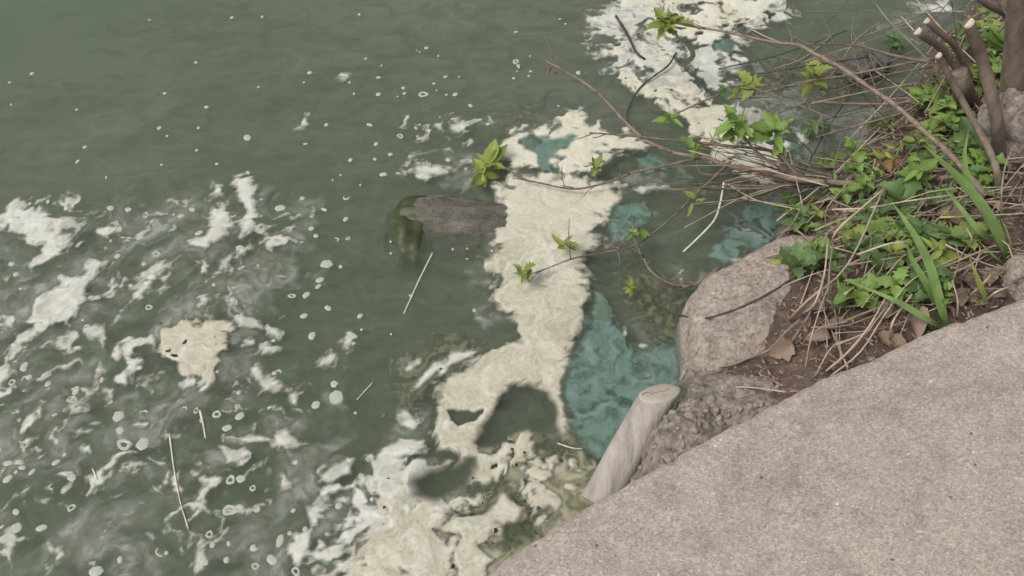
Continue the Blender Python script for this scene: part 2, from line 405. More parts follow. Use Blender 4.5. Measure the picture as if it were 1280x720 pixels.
# ---- foam and scum
STEP = 0.003
fx = np.arange(-2.0, 1.9, STEP); fy = np.arange(.62, 3.35, STEP)
FX, FY = np.meshgrid(fx, fy)
PX, PY = project(FX, FY)
w1 = fbm(FX*6.5, FY*6.5, 21, 4, .45); w2 = fbm(FX*6.5+40, FY*6.5+13, 31, 4, .45)
w3 = fbm(FX*45, FY*45, 41, 3); w4 = fbm(FX*45+9, FY*45+5, 51, 3)
PXw = PX + 10*w1 + 1.3*w3; PYw = PY + 8*w2 + 1.2*w4
n_big = fbm(FX*7+.35*w1, FY*7+.35*w2, 61, 5, .55)
n_mid = fbm(FX*18+1.3*w1, FY*18+1.3*w2, 71, 5, .54)
n_fin = fbm(FX*70, FY*70, 81, 3, .6)
wor = worley(FX*26+.7*w1, FY*26+.7*w2, 91)
ridge = 1-np.abs(fbm(FX*11+1.1*w1, FY*11+1.1*w2, 95, 4, .55))*1.6      # swirling strands
SU, SV = FX*.68+FY*.73, -FX*.73+FY*.68                                 # along and across the drift
nst = fbm(SU*5.5+1.3*w1, SV*14+1.3*w2, 131, 6, .54)
lst = fbm(SU*3.5+.5*w1, SV*9+.5*w2, 151, 5, .52)
rst = 1-np.abs(fbm(SU*6+1.2*w1, SV*15+1.2*w2, 141, 4, .55))*1.7
def sdpoly(poly, m=14):
    xs_ = [p[0] for p in poly]; ys_ = [p[1] for p in poly]
    msk = (PXw > min(xs_)-m) & (PXw < max(xs_)+m) & (PYw > min(ys_)-m) & (PYw < max(ys_)+m)
    r, c = np.where(msk)
    if len(r) == 0: return None
    x = PXw[r,c]; y = PYw[r,c]; best = np.full(len(r), 1e9); ins = np.zeros(len(r), bool)
    P = poly + [poly[0]]
    for (ax, ay), (bx, by) in zip(P[:-1], P[1:]):
        dx, dy = bx-ax, by-ay; l2 = dx*dx+dy*dy+1e-9
        t = np.clip(((x-ax)*dx+(y-ay)*dy)/l2, 0, 1)
        best = np.minimum(best, (x-ax-t*dx)**2 + (y-ay-t*dy)**2)
        cr = ((ay > y) != (by > y)) & (x < (bx-ax)*(y-ay)/(by-ay+1e-12)+ax)
        ins ^= cr
    return r, c, np.sqrt(best)*np.where(ins, 1, -1)
CLS = ['cream', 'white', 'teal', 'olive', 'mat', 'lace']
FLD = {c: np.full(FX.shape, -2.0) for c in CLS}
def put(c, poly, edge=9, lace=.25, bias=0):
    r = sdpoly(poly)
    if r is None: return
    i, j, s = r
    f = np.clip(s/edge, -1.5, 1.0) + bias
    if c in ('white',): f = f*.9 + lace*(.95*nst[i,j] + .5*n_mid[i,j] + .14*n_fin[i,j]) - .5*np.clip(.30-wor[i,j], 0, 1)*2
    elif c == 'lace': f = f*.5 + lace*(.55*lst[i,j] + .35*n_big[i,j] + .25*n_mid[i,j]) - .12
    elif c == 'mat': f = f*.7 + lace*n_mid[i,j] + lace*.5*n_fin[i,j]
    else: f = f*.85 + lace*(.8*n_mid[i,j] + .5*n_big[i,j] + .7*nst[i,j]) + .07*n_fin[i,j]
    FLD[c][i,j] = np.maximum(FLD[c][i,j], f)
HOLES = []
def hole(poly, edge=7): HOLES.append((poly, edge))

# thick cream rafts
put('cream', [(628,218),(700,214),(771,226),(768,265),(745,283),(757,303),(737,327),(733,369),(726,417),(714,452),(709,482),(712,530),(702,537),(694,505),(680,490),(660,486),(635,497),(612,520),(600,545),(562,568),(538,565),(541,528),(556,498),(552,480),(570,460),(600,440),(622,435),(640,421),(640,404),(627,386),(622,351),(603,330),(627,325),(625,280)], 20, .55, .36)
put('cream', [(629,181),(638,169),(659,161),(688,156),(706,148),(724,147),(735,156),(752,155),(760,168),(797,165),(805,184),(772,193),(748,201),(745,216),(690,216),(640,212),(630,198)], 12, .7, .25)
put('cream', [(765,-90),(1010,-90),(985,-10),(978,12),(950,28),(930,32),(905,38),(890,60),(870,62),(850,55),(845,75),(850,95),(870,100),(880,112),(905,128),(925,150),(985,165),(990,205),(960,238),(905,215),(890,185),(862,172),(848,148),(830,137),(813,125),(799,118),(780,111),(766,87),(747,78),(745,47),(775,38),(775,10)], 12, .95, .0)
put('cream', [(455,637),(489,591),(527,578),(562,578),(538,595),(527,620),(540,664),(513,692),(500,740),(458,740),(450,700),(445,664)], 18, .8, .4)
put('cream', [(583,664),(604,678),(622,698),(600,730),(576,730),(566,692)], 7, .35, .1)
put('cream', [(538,637),(566,630),(590,644),(592,664),(560,670),(535,660)], 7, .7, -.1)
put('cream', [(640,560),(690,545),(735,570),(735,610),(700,640),(660,625),(640,600)], 16, 1.2, -.3)
put('cream', [(540,600),(600,560),(660,545),(720,555),(735,600),(680,650),(620,690),(540,700)], 22, 1.15, -.2)
put('cream', [(480,560),(560,575),(640,545),(720,560),(690,600),(600,600),(520,610)], 14, 1.1, -.15)
put('cream', [(208,404),(243,397),(278,400),(292,417),(278,438),(270,466),(252,482),(236,473),(226,476),(220,456),(208,449)], 9, .8, .1)
put('cream', [(896,73),(917,75),(905,101),(898,90)], 6, .5, 0)
# blue-green paint-like scum
put('teal', [(745,352),(752,364),(759,387),(766,401),(783,418),(794,427),(818,432),(842,442),(872,462),(880,500),(860,540),(800,590),(752,578),(728,560),(721,534),(709,487),(714,452),(726,417),(733,369)], 12, .75, .38)
put('teal', [(722,500),(760,470),(800,440),(846,450),(866,480),(820,520),(760,570),(730,560)], 9, .5, .1)
put('teal', [(648,176),(667,167),(696,169),(715,163),(727,169),(717,182),(697,189),(710,198),(688,201),(690,218),(672,218),(668,198),(654,189)], 5, .3, .2)
put('teal', [(884,47),(903,42),(918,50),(914,63),(893,62)], 5, .4, .2)
put('teal', [(934,74),(958,76),(960,96),(942,98)], 6, .6, 0)
put('teal', [(786,194),(818,190),(840,197),(834,219),(800,220)], 7, .6, .05)
put('teal', [(765,263),(799,254),(822,263),(808,282),(765,300),(755,285)], 7, .6, .0)
put('teal', [(978,185),(1000,180),(1010,205),(985,215)], 6, .7, -.05)
# brown-green scum by the path
put('olive', [(562,584),(600,555),(640,540),(690,532),(735,552),(790,590),(760,650),(690,680),(620,740),(530,740),(513,692),(532,650),(530,612)], 16, .3, .6)
put('olive', [(470,600),(520,560),(560,570),(560,640),(530,740),(420,740),(430,670)], 24, .5, .25)
put('olive', [(600,550),(640,510),(690,500),(700,540),(650,560)], 20, .4, -.35)
put('cream', [(400,740),(440,660),(500,590),(560,575),(560,640),(600,690),(560,740)], 26, .9, .05)
put('olive', [(740,560),(800,590),(760,640),(730,630)], 8, .3, .1)
hole([(527,602),(548,590),(580,588),(578,603),(550,618),(532,613)], 26)
hole([(593,552),(604,529),(635,499),(663,488),(687,495),(695,512),(699,537),(663,537),(635,543),(618,555)], 14)
hole([(562,515),(604,507),(596,517),(576,528)], 5)
hole([(650,180),(668,176)], 5)
# dark weed mats
put('mat', [(593,598),(618,595),(652,609),(668,637),(663,668),(632,684),(604,655),(583,623)], 14, .9, .4)
put('mat', [(490,455),(540,424),(565,415),(605,435),(575,465),(550,492),(505,525),(485,515),(500,480)], 12, .9, .35)
put('mat', [(560,580),(620,560),(700,545),(735,560),(700,580),(600,592)], 9, 1.1, -.2)
put('mat', [(785,308),(815,330),(835,350),(860,345),(862,400),(858,455),(830,430),(812,405),(790,400),(770,345)], 12, 1.1, -.1)
put('mat', [(596,180),(640,140),(700,110),(680,140),(640,168),(615,200)], 10, .9, -.15)
put('mat', [(850,225),(1010,215),(1000,260),(930,250),(860,250)], 10, .9, -.25)
put('mat', [(920,70),(1040,60),(1100,130),(1000,130),(930,110)], 12, 1.0, -.3)
# grey lace pushed against the bank
put('lace', [(888,345),(894,322),(912,286),(930,262),(955,250),(1010,235),(985,285),(972,310),(930,338)], 8, .8, .75)
put('white', [(893,330),(914,286),(940,258),(968,262),(955,285),(965,300),(925,334)], 12, 1.0, -.05)
put('teal', [(885,345),(895,300),(920,262),(960,240),(1010,232),(990,280),(965,315),(930,340)], 12, 1.1, -.05)
put('teal', [(800,425),(850,430),(868,455),(862,480),(830,470)], 9, .8, .1)
put('mat', [(880,345),(890,310),(930,250),(990,235),(960,300),(930,335)], 12, 1.1, -.2)
put('lace', [(1030,135),(1100,130),(1125,165),(1085,190),(1040,175)], 8, .6, .6)
put('lace', [(930,110),(1010,100),(1045,140),(1030,200),(985,225),(930,190),(930,140)], 10, .9, .4)
put('lace', [(880,115),(900,95),(930,95),(950,130),(990,150),(960,165),(920,150)], 8, .8, .25)
put('lace', [(772,228),(800,195),(850,200),(870,225),(840,240),(790,242)], 7, .8, .25)
put('lace', [(790,400),(800,425),(825,430),(850,445),(848,420),(820,395)], 8, .6, .25)
put('lace', [(770,8),(850,8),(850,100),(800,118),(745,60),(720,30),(735,5)], 12, .8, .15)
put('lace', [(820,340),(850,330),(860,345),(840,352)], 6, .6, .1)
put('lace', [(900,335),(890,352),(865,352),(875,338)], 5, .6, .3)
put('lace', [(1080,20),(1190,-20),(1200,20),(1150,60),(1095,60)], 10, .9, .15)
put('lace', [(366,664),(392,650),(440,600),(500,520),(545,505),(540,560),(480,600),(450,650),(455,740),(370,740)], 10, .8, .2)
put('lace', [(380,720),(420,640),(470,600),(470,740)], 10, .8, .15)
put('lace', [(500,210),(540,190),(610,180),(620,230),(560,245)], 9, 1.0, -.05)
put('lace', [(600,285),(628,240),(650,225),(628,330),(608,335)], 6, .6, .1)
put('lace', [(560,310),(600,320),(640,400),(600,420),(580,360)], 9, 1.0, -.05)
put('lace', [(-60,250),(90,262),(330,215),(400,230),(420,330),(330,400),(340,480),(300,620),(-60,620)], 24, .9, .02)
put('lace', [(300,480),(420,460),(470,440),(440,560),(380,660),(330,640)], 22, .9, -.02)
put('lace', [(-60,620),(400,600),(370,740),(-60,760)], 24, .9, -.06)
# drifting white foam
WH = [
 [(740,20),(775,0),(860,5),(850,60),(850,110),(800,112),(765,90),(745,80)], [(850,60),(905,40),(980,-10),(1000,20),(940,45),(920,80),(905,130),(870,110)], [(900,120),(960,150),(1000,165),(990,210),(940,230),(900,200)],
 [(455,570),(540,560),(520,640),(440,720),(380,720),(420,640)], [(520,490),(560,470),(600,440),(560,440),(520,470)],
 [(-60,262),(3,266),(24,247),(38,261),(87,273),(92,282),(76,289),(83,306),(69,324),(38,338),(31,331),(52,317),(52,303),(38,305),(14,289),(-60,285)],
 [(94,280),(118,282),(149,278),(154,292),(139,301),(122,292)], [(257,250),(285,252),(293,292),(267,309),(243,308),(240,298),(257,286)],
 [(290,222),(311,222),(321,251),(317,289),(302,297),(294,280),(302,265),(294,247)], [(270,230),(280,233),(279,246),(260,245)],
 [(130,411),(153,376),(181,341),(208,320),(217,322),(212,336),(194,353),(181,374),(160,388),(146,409)], [(204,344),(216,340),(209,363),(198,376),(192,366)],
 [(262,343),(285,325),(312,304),(325,303),(316,317),(292,329),(266,350),(250,362),(252,352)], [(242,330),(258,326),(260,342),(245,346)],
 [(328,300),(347,291),(364,293),(347,304)], [(353,282),(367,279),(361,287)],
 [(35,406),(43,369),(74,350),(74,337),(101,341),(113,315),(132,304),(137,313),(117,341),(117,369),(99,392),(83,402),(52,416),(19,430),(17,417)],
 [(3,404),(22,390),(16,416),(6,412)], [(103,410),(122,396),(137,399),(130,426),(110,430)], [(68,428),(90,413),(96,421),(83,432)],
 [(286,396),(319,403),(348,416),(345,423),(312,417),(294,411)], [(292,424),(320,426),(350,435),(340,441),(300,434)],
 [(395,449),(410,439),(425,449),(418,462),(399,460)], [(425,430),(436,416),(442,424),(434,440)],
 [(131,445),(149,427),(155,445),(142,454)], [(107,459),(122,448),(127,466),(111,470)], [(160,450),(174,446),(172,462),(160,466)], [(168,421),(201,413),(199,425),(180,429)],
 [(304,456),(320,455),(334,472),(360,476),(358,484),(330,493),(322,478)],
 [(20,540),(31,514),(49,507),(52,524),(33,538)], [(20,549),(52,545),(51,556),(24,558)], [(91,556),(109,552),(110,570),(93,568)], [(79,536),(116,530),(113,540),(86,545)],
 [(105,598),(129,587),(131,603),(111,606)], [(124,487),(140,490),(141,509),(130,500)], [(134,477),(157,469),(157,485),(140,484)], [(221,480),(252,468),(252,485),(229,492)],
 [(273,543),(306,542),(335,547),(312,556),(277,556)], [(270,560),(285,563),(304,571),(285,579),(272,572)], [(242,589),(272,594),(273,606),(246,603)], [(217,594),(230,591),(231,621),(220,619)],
 [(345,528),(365,535),(374,553),(347,562),(332,557)], [(364,483),(383,486),(376,500),(366,496)], [(344,585),(352,588),(360,610),(346,613)], [(246,691),(258,689),(263,714),(247,716)],
 [(270,640),(288,632),(324,636),(318,642),(285,644)], [(543,150),(557,150),(555,161),(544,160)], [(563,162),(581,153),(597,153),(586,167),(568,171)],
 [(516,207),(528,204),(566,211),(566,214),(528,217)], [(505,199),(514,192),(524,193),(512,202)], [(590,174),(596,176),(594,190),(589,186)], [(364,166),(372,153),(387,151),(384,159),(372,167)], [(385,143),(393,137),(394,147),(387,150)],
 [(396,606),(407,584),(439,569),(441,590),(417,601)], [(373,634),(399,611),(457,591),(446,608),(415,622),(440,618),(438,637),(385,656)], [(362,665),(386,656),(394,678),(382,708),(355,694)],
 [(492,518),(527,511),(536,528),(520,548),(500,541)], [(495,450),(530,446),(528,470),(505,476)], [(470,565),(500,548),(535,560),(500,575),(470,585)], [(940,140),(960,150),(955,190),(945,185)], [(988,165),(1004,160),(1008,180),(994,184)],
 [(60,690),(75,683),(80,697),(68,705)], [(1130,10),(1190,-5),(1195,20),(1150,25)], [(830,345),(850,337),(852,349),(838,350)], [(775,232),(804,229),(832,233),(825,240),(794,242)],
 [(792,420),(812,424),(810,433),(790,431)], [(766,400),(780,404),(786,416),(778,416)], [(1,700),(10,660),(20,655),(14,690)], [(430,90),(438,92),(436,98),(428,97)],
]
for k_, p in enumerate(WH):
    if k_ == 0:
        put('white', [(-60,240),(330,210),(420,300),(350,420),(330,640),(-60,680)], 30, 1.3, -1.40)
        put('white', [(-60,600),(420,440),(440,560),(340,740),(-60,740)], 30, 1.3, -1.48)
        put('white', [(480,120),(640,130),(640,220),(490,230)], 25, 1.2, -1.3)
    if k_ < 4: put('white', p, 14, 1.2, -.02)
    else: put('white', p, 9, .75, .26)

hs_ = np.full(FX.shape, -2.0)
for poly, e in HOLES:
    r = sdpoly(poly)
    if r: hs_[r[0], r[1]] = np.maximum(hs_[r[0], r[1]], np.clip(r[2]/e, -2, 1))
GHF = ground_h(FX, FY)
PRIO = dict(cream=.05, white=.1, teal=.18, olive=-.4, mat=-.02, lace=-.45)
best = np.full(FX.shape, -9.0); cls = np.full(FX.shape, -1); fval = np.full(FX.shape, -2.0)
for k, c in enumerate(CLS):
    f = FLD[c].copy()
    f = np.minimum(f, -hs_*1.0 + (.0 if c != 'mat' else .2)) if c != 'teal' else f
    FLD[c] = f
    cov = f > 0
    sc_ = np.where(cov, np.clip(f, 0, 1)*.4 + PRIO[c], -8)
    up = sc_ > best; best = np.where(up, sc_, best); cls = np.where(up & cov, k, cls)
    fval = np.maximum(fval, f)
cov = (fval > 0) & (GHF < .012)
cls = np.where(cov, cls, -1)
HGT = dict(cream=.0055, white=.0025, teal=.002, olive=.003, mat=.0035, lace=.0012)
ALF = dict(cream=(.75,1.0), white=(1.05,1.0), teal=(.95,.97), olive=(.8,.92), mat=(.9,.75), lace=(1.1,.6))
C = lambda *a: np.array(a)
PAL = dict(cream=(C(.59,.57,.45), C(.36,.325,.235), C(.68,.67,.585)), white=(C(.53,.53,.47), C(.38,.385,.325), C(.66,.655,.60)),
           teal=(C(.12,.195,.155), C(.07,.105,.06), C(.205,.30,.30)), olive=(C(.25,.24,.15), C(.15,.155,.09), C(.40,.37,.26)),
           mat=(C(.10,.108,.06), C(.07,.08,.042), C(.20,.195,.12)), lace=(C(.34,.35,.305), C(.29,.305,.26), C(.46,.47,.43)))
colr = np.zeros(FX.shape+(3,)); Z = np.full(FX.shape, -.004); wsum = np.zeros(FX.shape)+1e-6; zz = np.zeros(FX.shape)
sws = fbm(FX*6+1.2*w1, FY*6+1.2*w2, 171, 4, .5)
sw = fbm(FX*11+2.6*w1, FY*11+2.6*w2, 121, 6, .54)                         # swirled streaks
s1 = np.clip(.5+.9*n_big, 0, 1); s2_ = np.clip(.35+1.1*sw+.2*n_fin, 0, 1)
tan = np.clip((2.1-FY)/.45, 0, 1)*.8                                     # the raft is browner towards the path
ALP = np.zeros(FX.shape)
for k, c in enumerate(CLS):
    w = np.where(cls == k, 1.0, 0.0)
    for _ in range(3):                                   # soften the joint between scum kinds
        w = (w + np.roll(w,1,0) + np.roll(w,-1,0) + np.roll(w,1,1) + np.roll(w,-1,1))/5
    a, b, d = PAL[c]
    t1 = np.clip(s1*.3 + .4*tan + (.2+1.1*tan)*np.clip(.42+.8*sws+.8*sw, 0, 1), 0, 1) if c == 'cream' else np.clip(.5+.7*n_big+.6*nst, 0, 1)
    if c == 'teal': t1 = np.clip(.5+.9*sws+.7*nst, 0, 1)
    s2 = np.clip(.35+.8*sws+.55*sw, 0, 1) if c in ('cream', 'teal') else s2_
    cc = a*(1-t1[...,None]) + b*t1[...,None]; cc = cc*(1-.6*s2[...,None]) + d*(.6*s2[...,None])
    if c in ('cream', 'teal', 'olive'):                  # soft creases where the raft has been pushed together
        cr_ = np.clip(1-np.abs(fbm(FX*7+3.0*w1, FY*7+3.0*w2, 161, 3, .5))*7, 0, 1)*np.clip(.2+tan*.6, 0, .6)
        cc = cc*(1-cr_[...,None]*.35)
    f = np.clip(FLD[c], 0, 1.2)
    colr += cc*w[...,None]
    zz += w*HGT[c]*(1-np.exp(-f*2.2))*(.85+.45*n_big+.12*n_mid+.12*sw+.03*n_fin)
    ew, mx_ = ALF[c]
    al = np.clip(f/ew, 0, 1); al = al*al*(3-2*al)*mx_
    if c in ('lace', 'mat', 'olive', 'teal'): al = al*np.clip((.9 if c != 'teal' else 1.05)+.4*sw, .3, 1.1)
    ALP += al*w
    wsum += w
ALP = np.where(cov, ALP/np.maximum(wsum, .25), 0)
colr /= wsum[...,None]
Z = np.where(cov, np.maximum(zz/np.maximum(wsum, .3), .0005)+.0004, -.003)

# cells and connected pieces
cc = cls.copy()
cell = np.max(np.stack([cc[:-1,:-1], cc[:-1,1:], cc[1:,1:], cc[1:,:-1]]), 0)
okc = cell >= 0
# lace strands belong to the white foam they join
gcell = np.where(okc, np.array([0,1,2,3,4,1])[np.where(okc, cell, 0)], -1)
H_, W_ = gcell.shape
lab = np.arange(H_*W_).reshape(H_, W_)
lab = np.where(gcell >= 0, lab, H_*W_)
sameR = (gcell[:,:-1] == gcell[:,1:]) & (gcell[:,1:] >= 0); sameD = (gcell[:-1] == gcell[1:]) & (gcell[1:] >= 0)
flat = np.append(np.arange(H_*W_), H_*W_)
for it in range(400):
    old = lab.copy()
    m = np.minimum(lab[:,:-1], lab[:,1:]); lab[:,:-1] = np.where(sameR, np.minimum(m, lab[:,:-1]), lab[:,:-1]); lab[:,1:] = np.where(sameR, np.minimum(m, lab[:,1:]), lab[:,1:])
    m = np.minimum(lab[:-1], lab[1:]); lab[:-1] = np.where(sameD, np.minimum(m, lab[:-1]), lab[:-1]); lab[1:] = np.where(sameD, np.minimum(m, lab[1:]), lab[1:])
    L2 = np.append(lab.ravel(), H_*W_)
    for _ in range(3): L2 = L2[L2]
    lab = L2[:-1].reshape(H_, W_)
    if (lab == old).all(): break
vid = np.arange(FX.size).reshape(FX.shape)
quads = np.stack([vid[:-1,:-1], vid[:-1,1:], vid[1:,1:], vid[1:,:-1]], -1)
VV = np.stack([FX, FY, Z], -1).reshape(-1, 3); CC = np.concatenate([colr, np.clip(ALP, 0, 1)[...,None]], -1).reshape(-1, 4)
def foam_obj(name, sel):
    q = quads[sel]; u, inv = np.unique(q.ravel(), return_inverse=True)
    v = VV[u]; o = v.mean(0); o[2] = 0
    return link(name, fastmesh(name, v-o, inv.reshape(-1,4), CC[u]), M['foam'], None, o)
ids, counts = np.unique(lab[gcell >= 0], return_counts=True)
order = np.argsort(-counts)
NAMES = {0:'scum_raft', 1:'foam_patch', 2:'algae_film', 3:'brown_scum', 4:'weed_mat'}
FOAM = []
small = np.zeros(gcell.shape, bool); smallmask = []
big = 0
flat_lab = lab.ravel(); srt = np.argsort(flat_lab, kind='stable'); sl = flat_lab[srt]
for i in order:
    a, b = np.searchsorted(sl, ids[i]), np.searchsorted(sl, ids[i], 'right')
    cells = srt[a:b]; r, c = np.unravel_index(cells, gcell.shape)
    g = int(gcell[r[0], c[0]])
    if counts[i] < 16: continue
    lim = {0:160, 1:150, 2:160, 3:400, 4:260}[g]
    if counts[i] < lim:
        small[r, c] = True; continue
    o = foam_obj(NAMES[g], (r, c))
    px, py = PX[r, c], PY[r, c]
    FOAM.append((o, g, counts[i], px.mean(), py.mean(), np.ptp(px), np.ptp(py)))
o = foam_obj('foam_specks', np.where(small)); o['kind'] = 'stuff'
tag(o, 'tiny specks and shreds of foam scattered over the green water', 'foam')
def near(px, py):
    marks = [('beside the half-sunk grey log', 560, 290), ('at the foot of the pale driftwood post', 770, 560), ('under the outermost overhanging twigs', 840, 190),
             ('beside the bleached reed with the bent tip', 225, 600), ('out past the half-sunk log, far from shore', 380, 300), ('against the pink granite boulder', 880, 330),
             ('against the edge of the concrete path', 600, 690), ('below the shrub stems on the bank', 1060, 110), ('out on open water furthest from the bank', 80, 350), ('around the dark round gap in the cream scum', 640, 520)]
    return min(marks, key=lambda m: (m[1]-px)**2 + (m[2]-py)**2)[0]
WORDS = {0:('thick cream-coloured', 'scum', 'scum'), 1:('white', 'foam', 'foam'), 2:('blue-green', 'film of algae', 'algae'), 3:('brownish green', 'scum', 'scum'), 4:('dark green', 'mat of weed', 'weed')}
def form(n, w, h):
    s = 'huge sprawling' if n > 20000 else 'broad' if n > 5000 else 'middling' if n > 1500 else 'small' if n > 500 else 'tiny'
    t = 'wide flat' if w > 2.2*h else 'tall narrow' if h > 1.6*w else 'ragged'
    return s+' '+t
seen = {}
for (o, g, n, px, py, w, h) in FOAM:
    a, b, cat = WORDS[g]; seen.setdefault(f'{form(n,w,h)} {a} {b} {near(px,py)}', []).append((o, cat))
for l, os_ in seen.items():
    for o, cat in os_: tag(o, l, cat, ('look-alike '+l.split(' ', 2)[2]) if len(os_) > 1 else 'foam and scum drifting on the lake')

# loose flecks of foam, rings and dots
def fleck_mesh(seed, kind):
    rr = random.Random(seed); V = []; F = []; n = 14; ph = rr.uniform(0, 6)
    rings = {'dot': [(0,.9),(.5,1),(.85,.6),(1,-.4)], 'ring': [(.42,-.3),(.55,.7),(.78,1),(1,-.4)], 'crescent': [(.5,-.3),(.62,.8),(.8,1),(1,-.4)]}[kind]
    arc = 2*math.pi if kind != 'crescent' else 3.6
    m = n if kind != 'crescent' else n+1
    for rad, z in rings:
        for k in range(m):
            t = ph + arc*k/n; j = 1+.22*mnoise.noise((math.cos(t)*1.3+seed, math.sin(t)*1.3, seed*.7))
            fade = 1 if kind != 'crescent' else (1-.85*abs(k/n*2-1)**3)
            rad2 = rad if kind != 'crescent' else .75+(rad-.75)*fade
            V.append((math.cos(t)*rad2*j, math.sin(t)*rad2*j, z))
    for i in range(len(rings)-1):
        for k in range(n):
            k2 = (k+1) % m
            F.append((i*m+k, (i+1)*m+k, (i+1)*m+k2, i*m+k2))
    me = mesh('foam_fleck', V, F); a = me.attributes.new('Col', 'FLOAT_COLOR', 'POINT')
    for d in a.data: d.color = (.46,.47,.41,.8)
    return me
FLM = [fleck_mesh(3, 'dot'), fleck_mesh(4, 'dot'), fleck_mesh(5, 'ring'), fleck_mesh(8, 'ring'), fleck_mesh(9, 'crescent')]
for me_ in FLM: me_.materials.append(M['foam'])
FK = [(40,92,5),(12,103,3),(14,131,3),(96,137,3),(206,117,4),(258,134,4),(248,160,4),(199,160,4),(209,170,3),(106,184,4),(97,202,4),(246,188,3),(202,206,3),(271,205,4),(133,222,3),(310,216,5),
      (290,22,4),(328,21,3),(187,25,3),(245,78,3),(309,172,6),(387,91,4),(380,103,3),(323,109,3),(408,156,4),(382,180,3),(449,18,4),(533,60,4),(645,40,4),(548,70,3),(473,97,4),(437,103,3),(473,118,5),(529,118,8),
      (504,110,4),(557,96,4),(569,118,5),(645,77,6),(648,82,4),(642,98,4),(661,95,3),(588,132,4),(462,156,5),(408,156,4),(488,193,4),(479,218,5),(438,200,4),(723,91,6),(750,22,6),(758,30,4),(700,24,3),(707,30,3),
      (433,246,7),(432,274,5),(435,298,5),(408,330,9),(400,350,6),(395,295,5),(398,358,5),(350,260,6),(300,310,6),(226,270,6),(215,285,7),(175,296,6),(182,269,5),(160,262,5),(138,260,5),(88,252,4),(60,252,5),(20,343,5),
      (186,384,6),(180,330,5),(147,320,5),(240,262,5),(6,460,7),(30,458,7),(32,474,6),(58,468,6),(60,480,6),(15,478,6),(20,590,4),(40,590,4),(70,578,4),(90,597,6),(66,608,6),(52,660,7),(20,660,8),(20,640,5),(95,488,7),(92,500,6),
      (148,520,7),(155,556,8),(178,555,9),(180,517,7),(150,538,6),(230,512,6),(254,525,6),(284,535,6),(420,497,8),(418,480,6),(395,506,7),(288,600,6),(316,685,5),(283,700,5),(262,668,7),(287,638,9),(300,634,6),(322,637,6),(200,690,6),(120,714,7),
      (370,714,6),(350,676,8),(340,700,6),(316,610,5),(300,520,6),(297,508,5),(390,420,7),(380,395,6),(365,370,6),(410,385,5),(450,395,5),(420,300,5),(390,270,5),(378,248,5),(405,262,5),(442,420,6),(500,170,5),(470,180,4),(520,160,4),(610,155,4),(560,200,4)]
for k in range(70):
    while True:
        x, y = rng.uniform(-20, 470), rng.uniform(225, 730)
        if rng.random() < (1 if x < 380 else .5): break
    FK.append((x, y, rng.choice([2.5,3,3,4,4,5,6])))
for k in range(26): FK.append((rng.uniform(380,700), rng.uniform(60,240), rng.choice([2,2,3])))
for k in range(12): FK.append((rng.uniform(440,620), rng.uniform(300,430), rng.choice([2,2.5])))
for k, (x, y, s) in enumerate(FK):
    p = at(x, y)
    if s >= 5: me_ = FLM[rng.choice([0,1,0,1,2,3,4])]
    else: me_ = FLM[rng.choice([0,1,1])]
    o = link('foam_fleck', me_, None, None, (p.x, p.y, .0006)); r = s*.00185*rng.uniform(.75, 1.05)
    o.scale = (r*rng.uniform(.8,1.3), r*rng.uniform(.7,1.1), .0016); o.rotation_euler.z = rng.uniform(0, 6.28)
    kd = {0:'dot',1:'dot',2:'ring',3:'ring',4:'crescent'}[FLM.index(me_)]
    tag(o, ('tiny' if s < 4 else 'coin-sized')+' white foam '+kd+' floating '+near(x, y), 'foam', 'loose foam flecks on the open water')

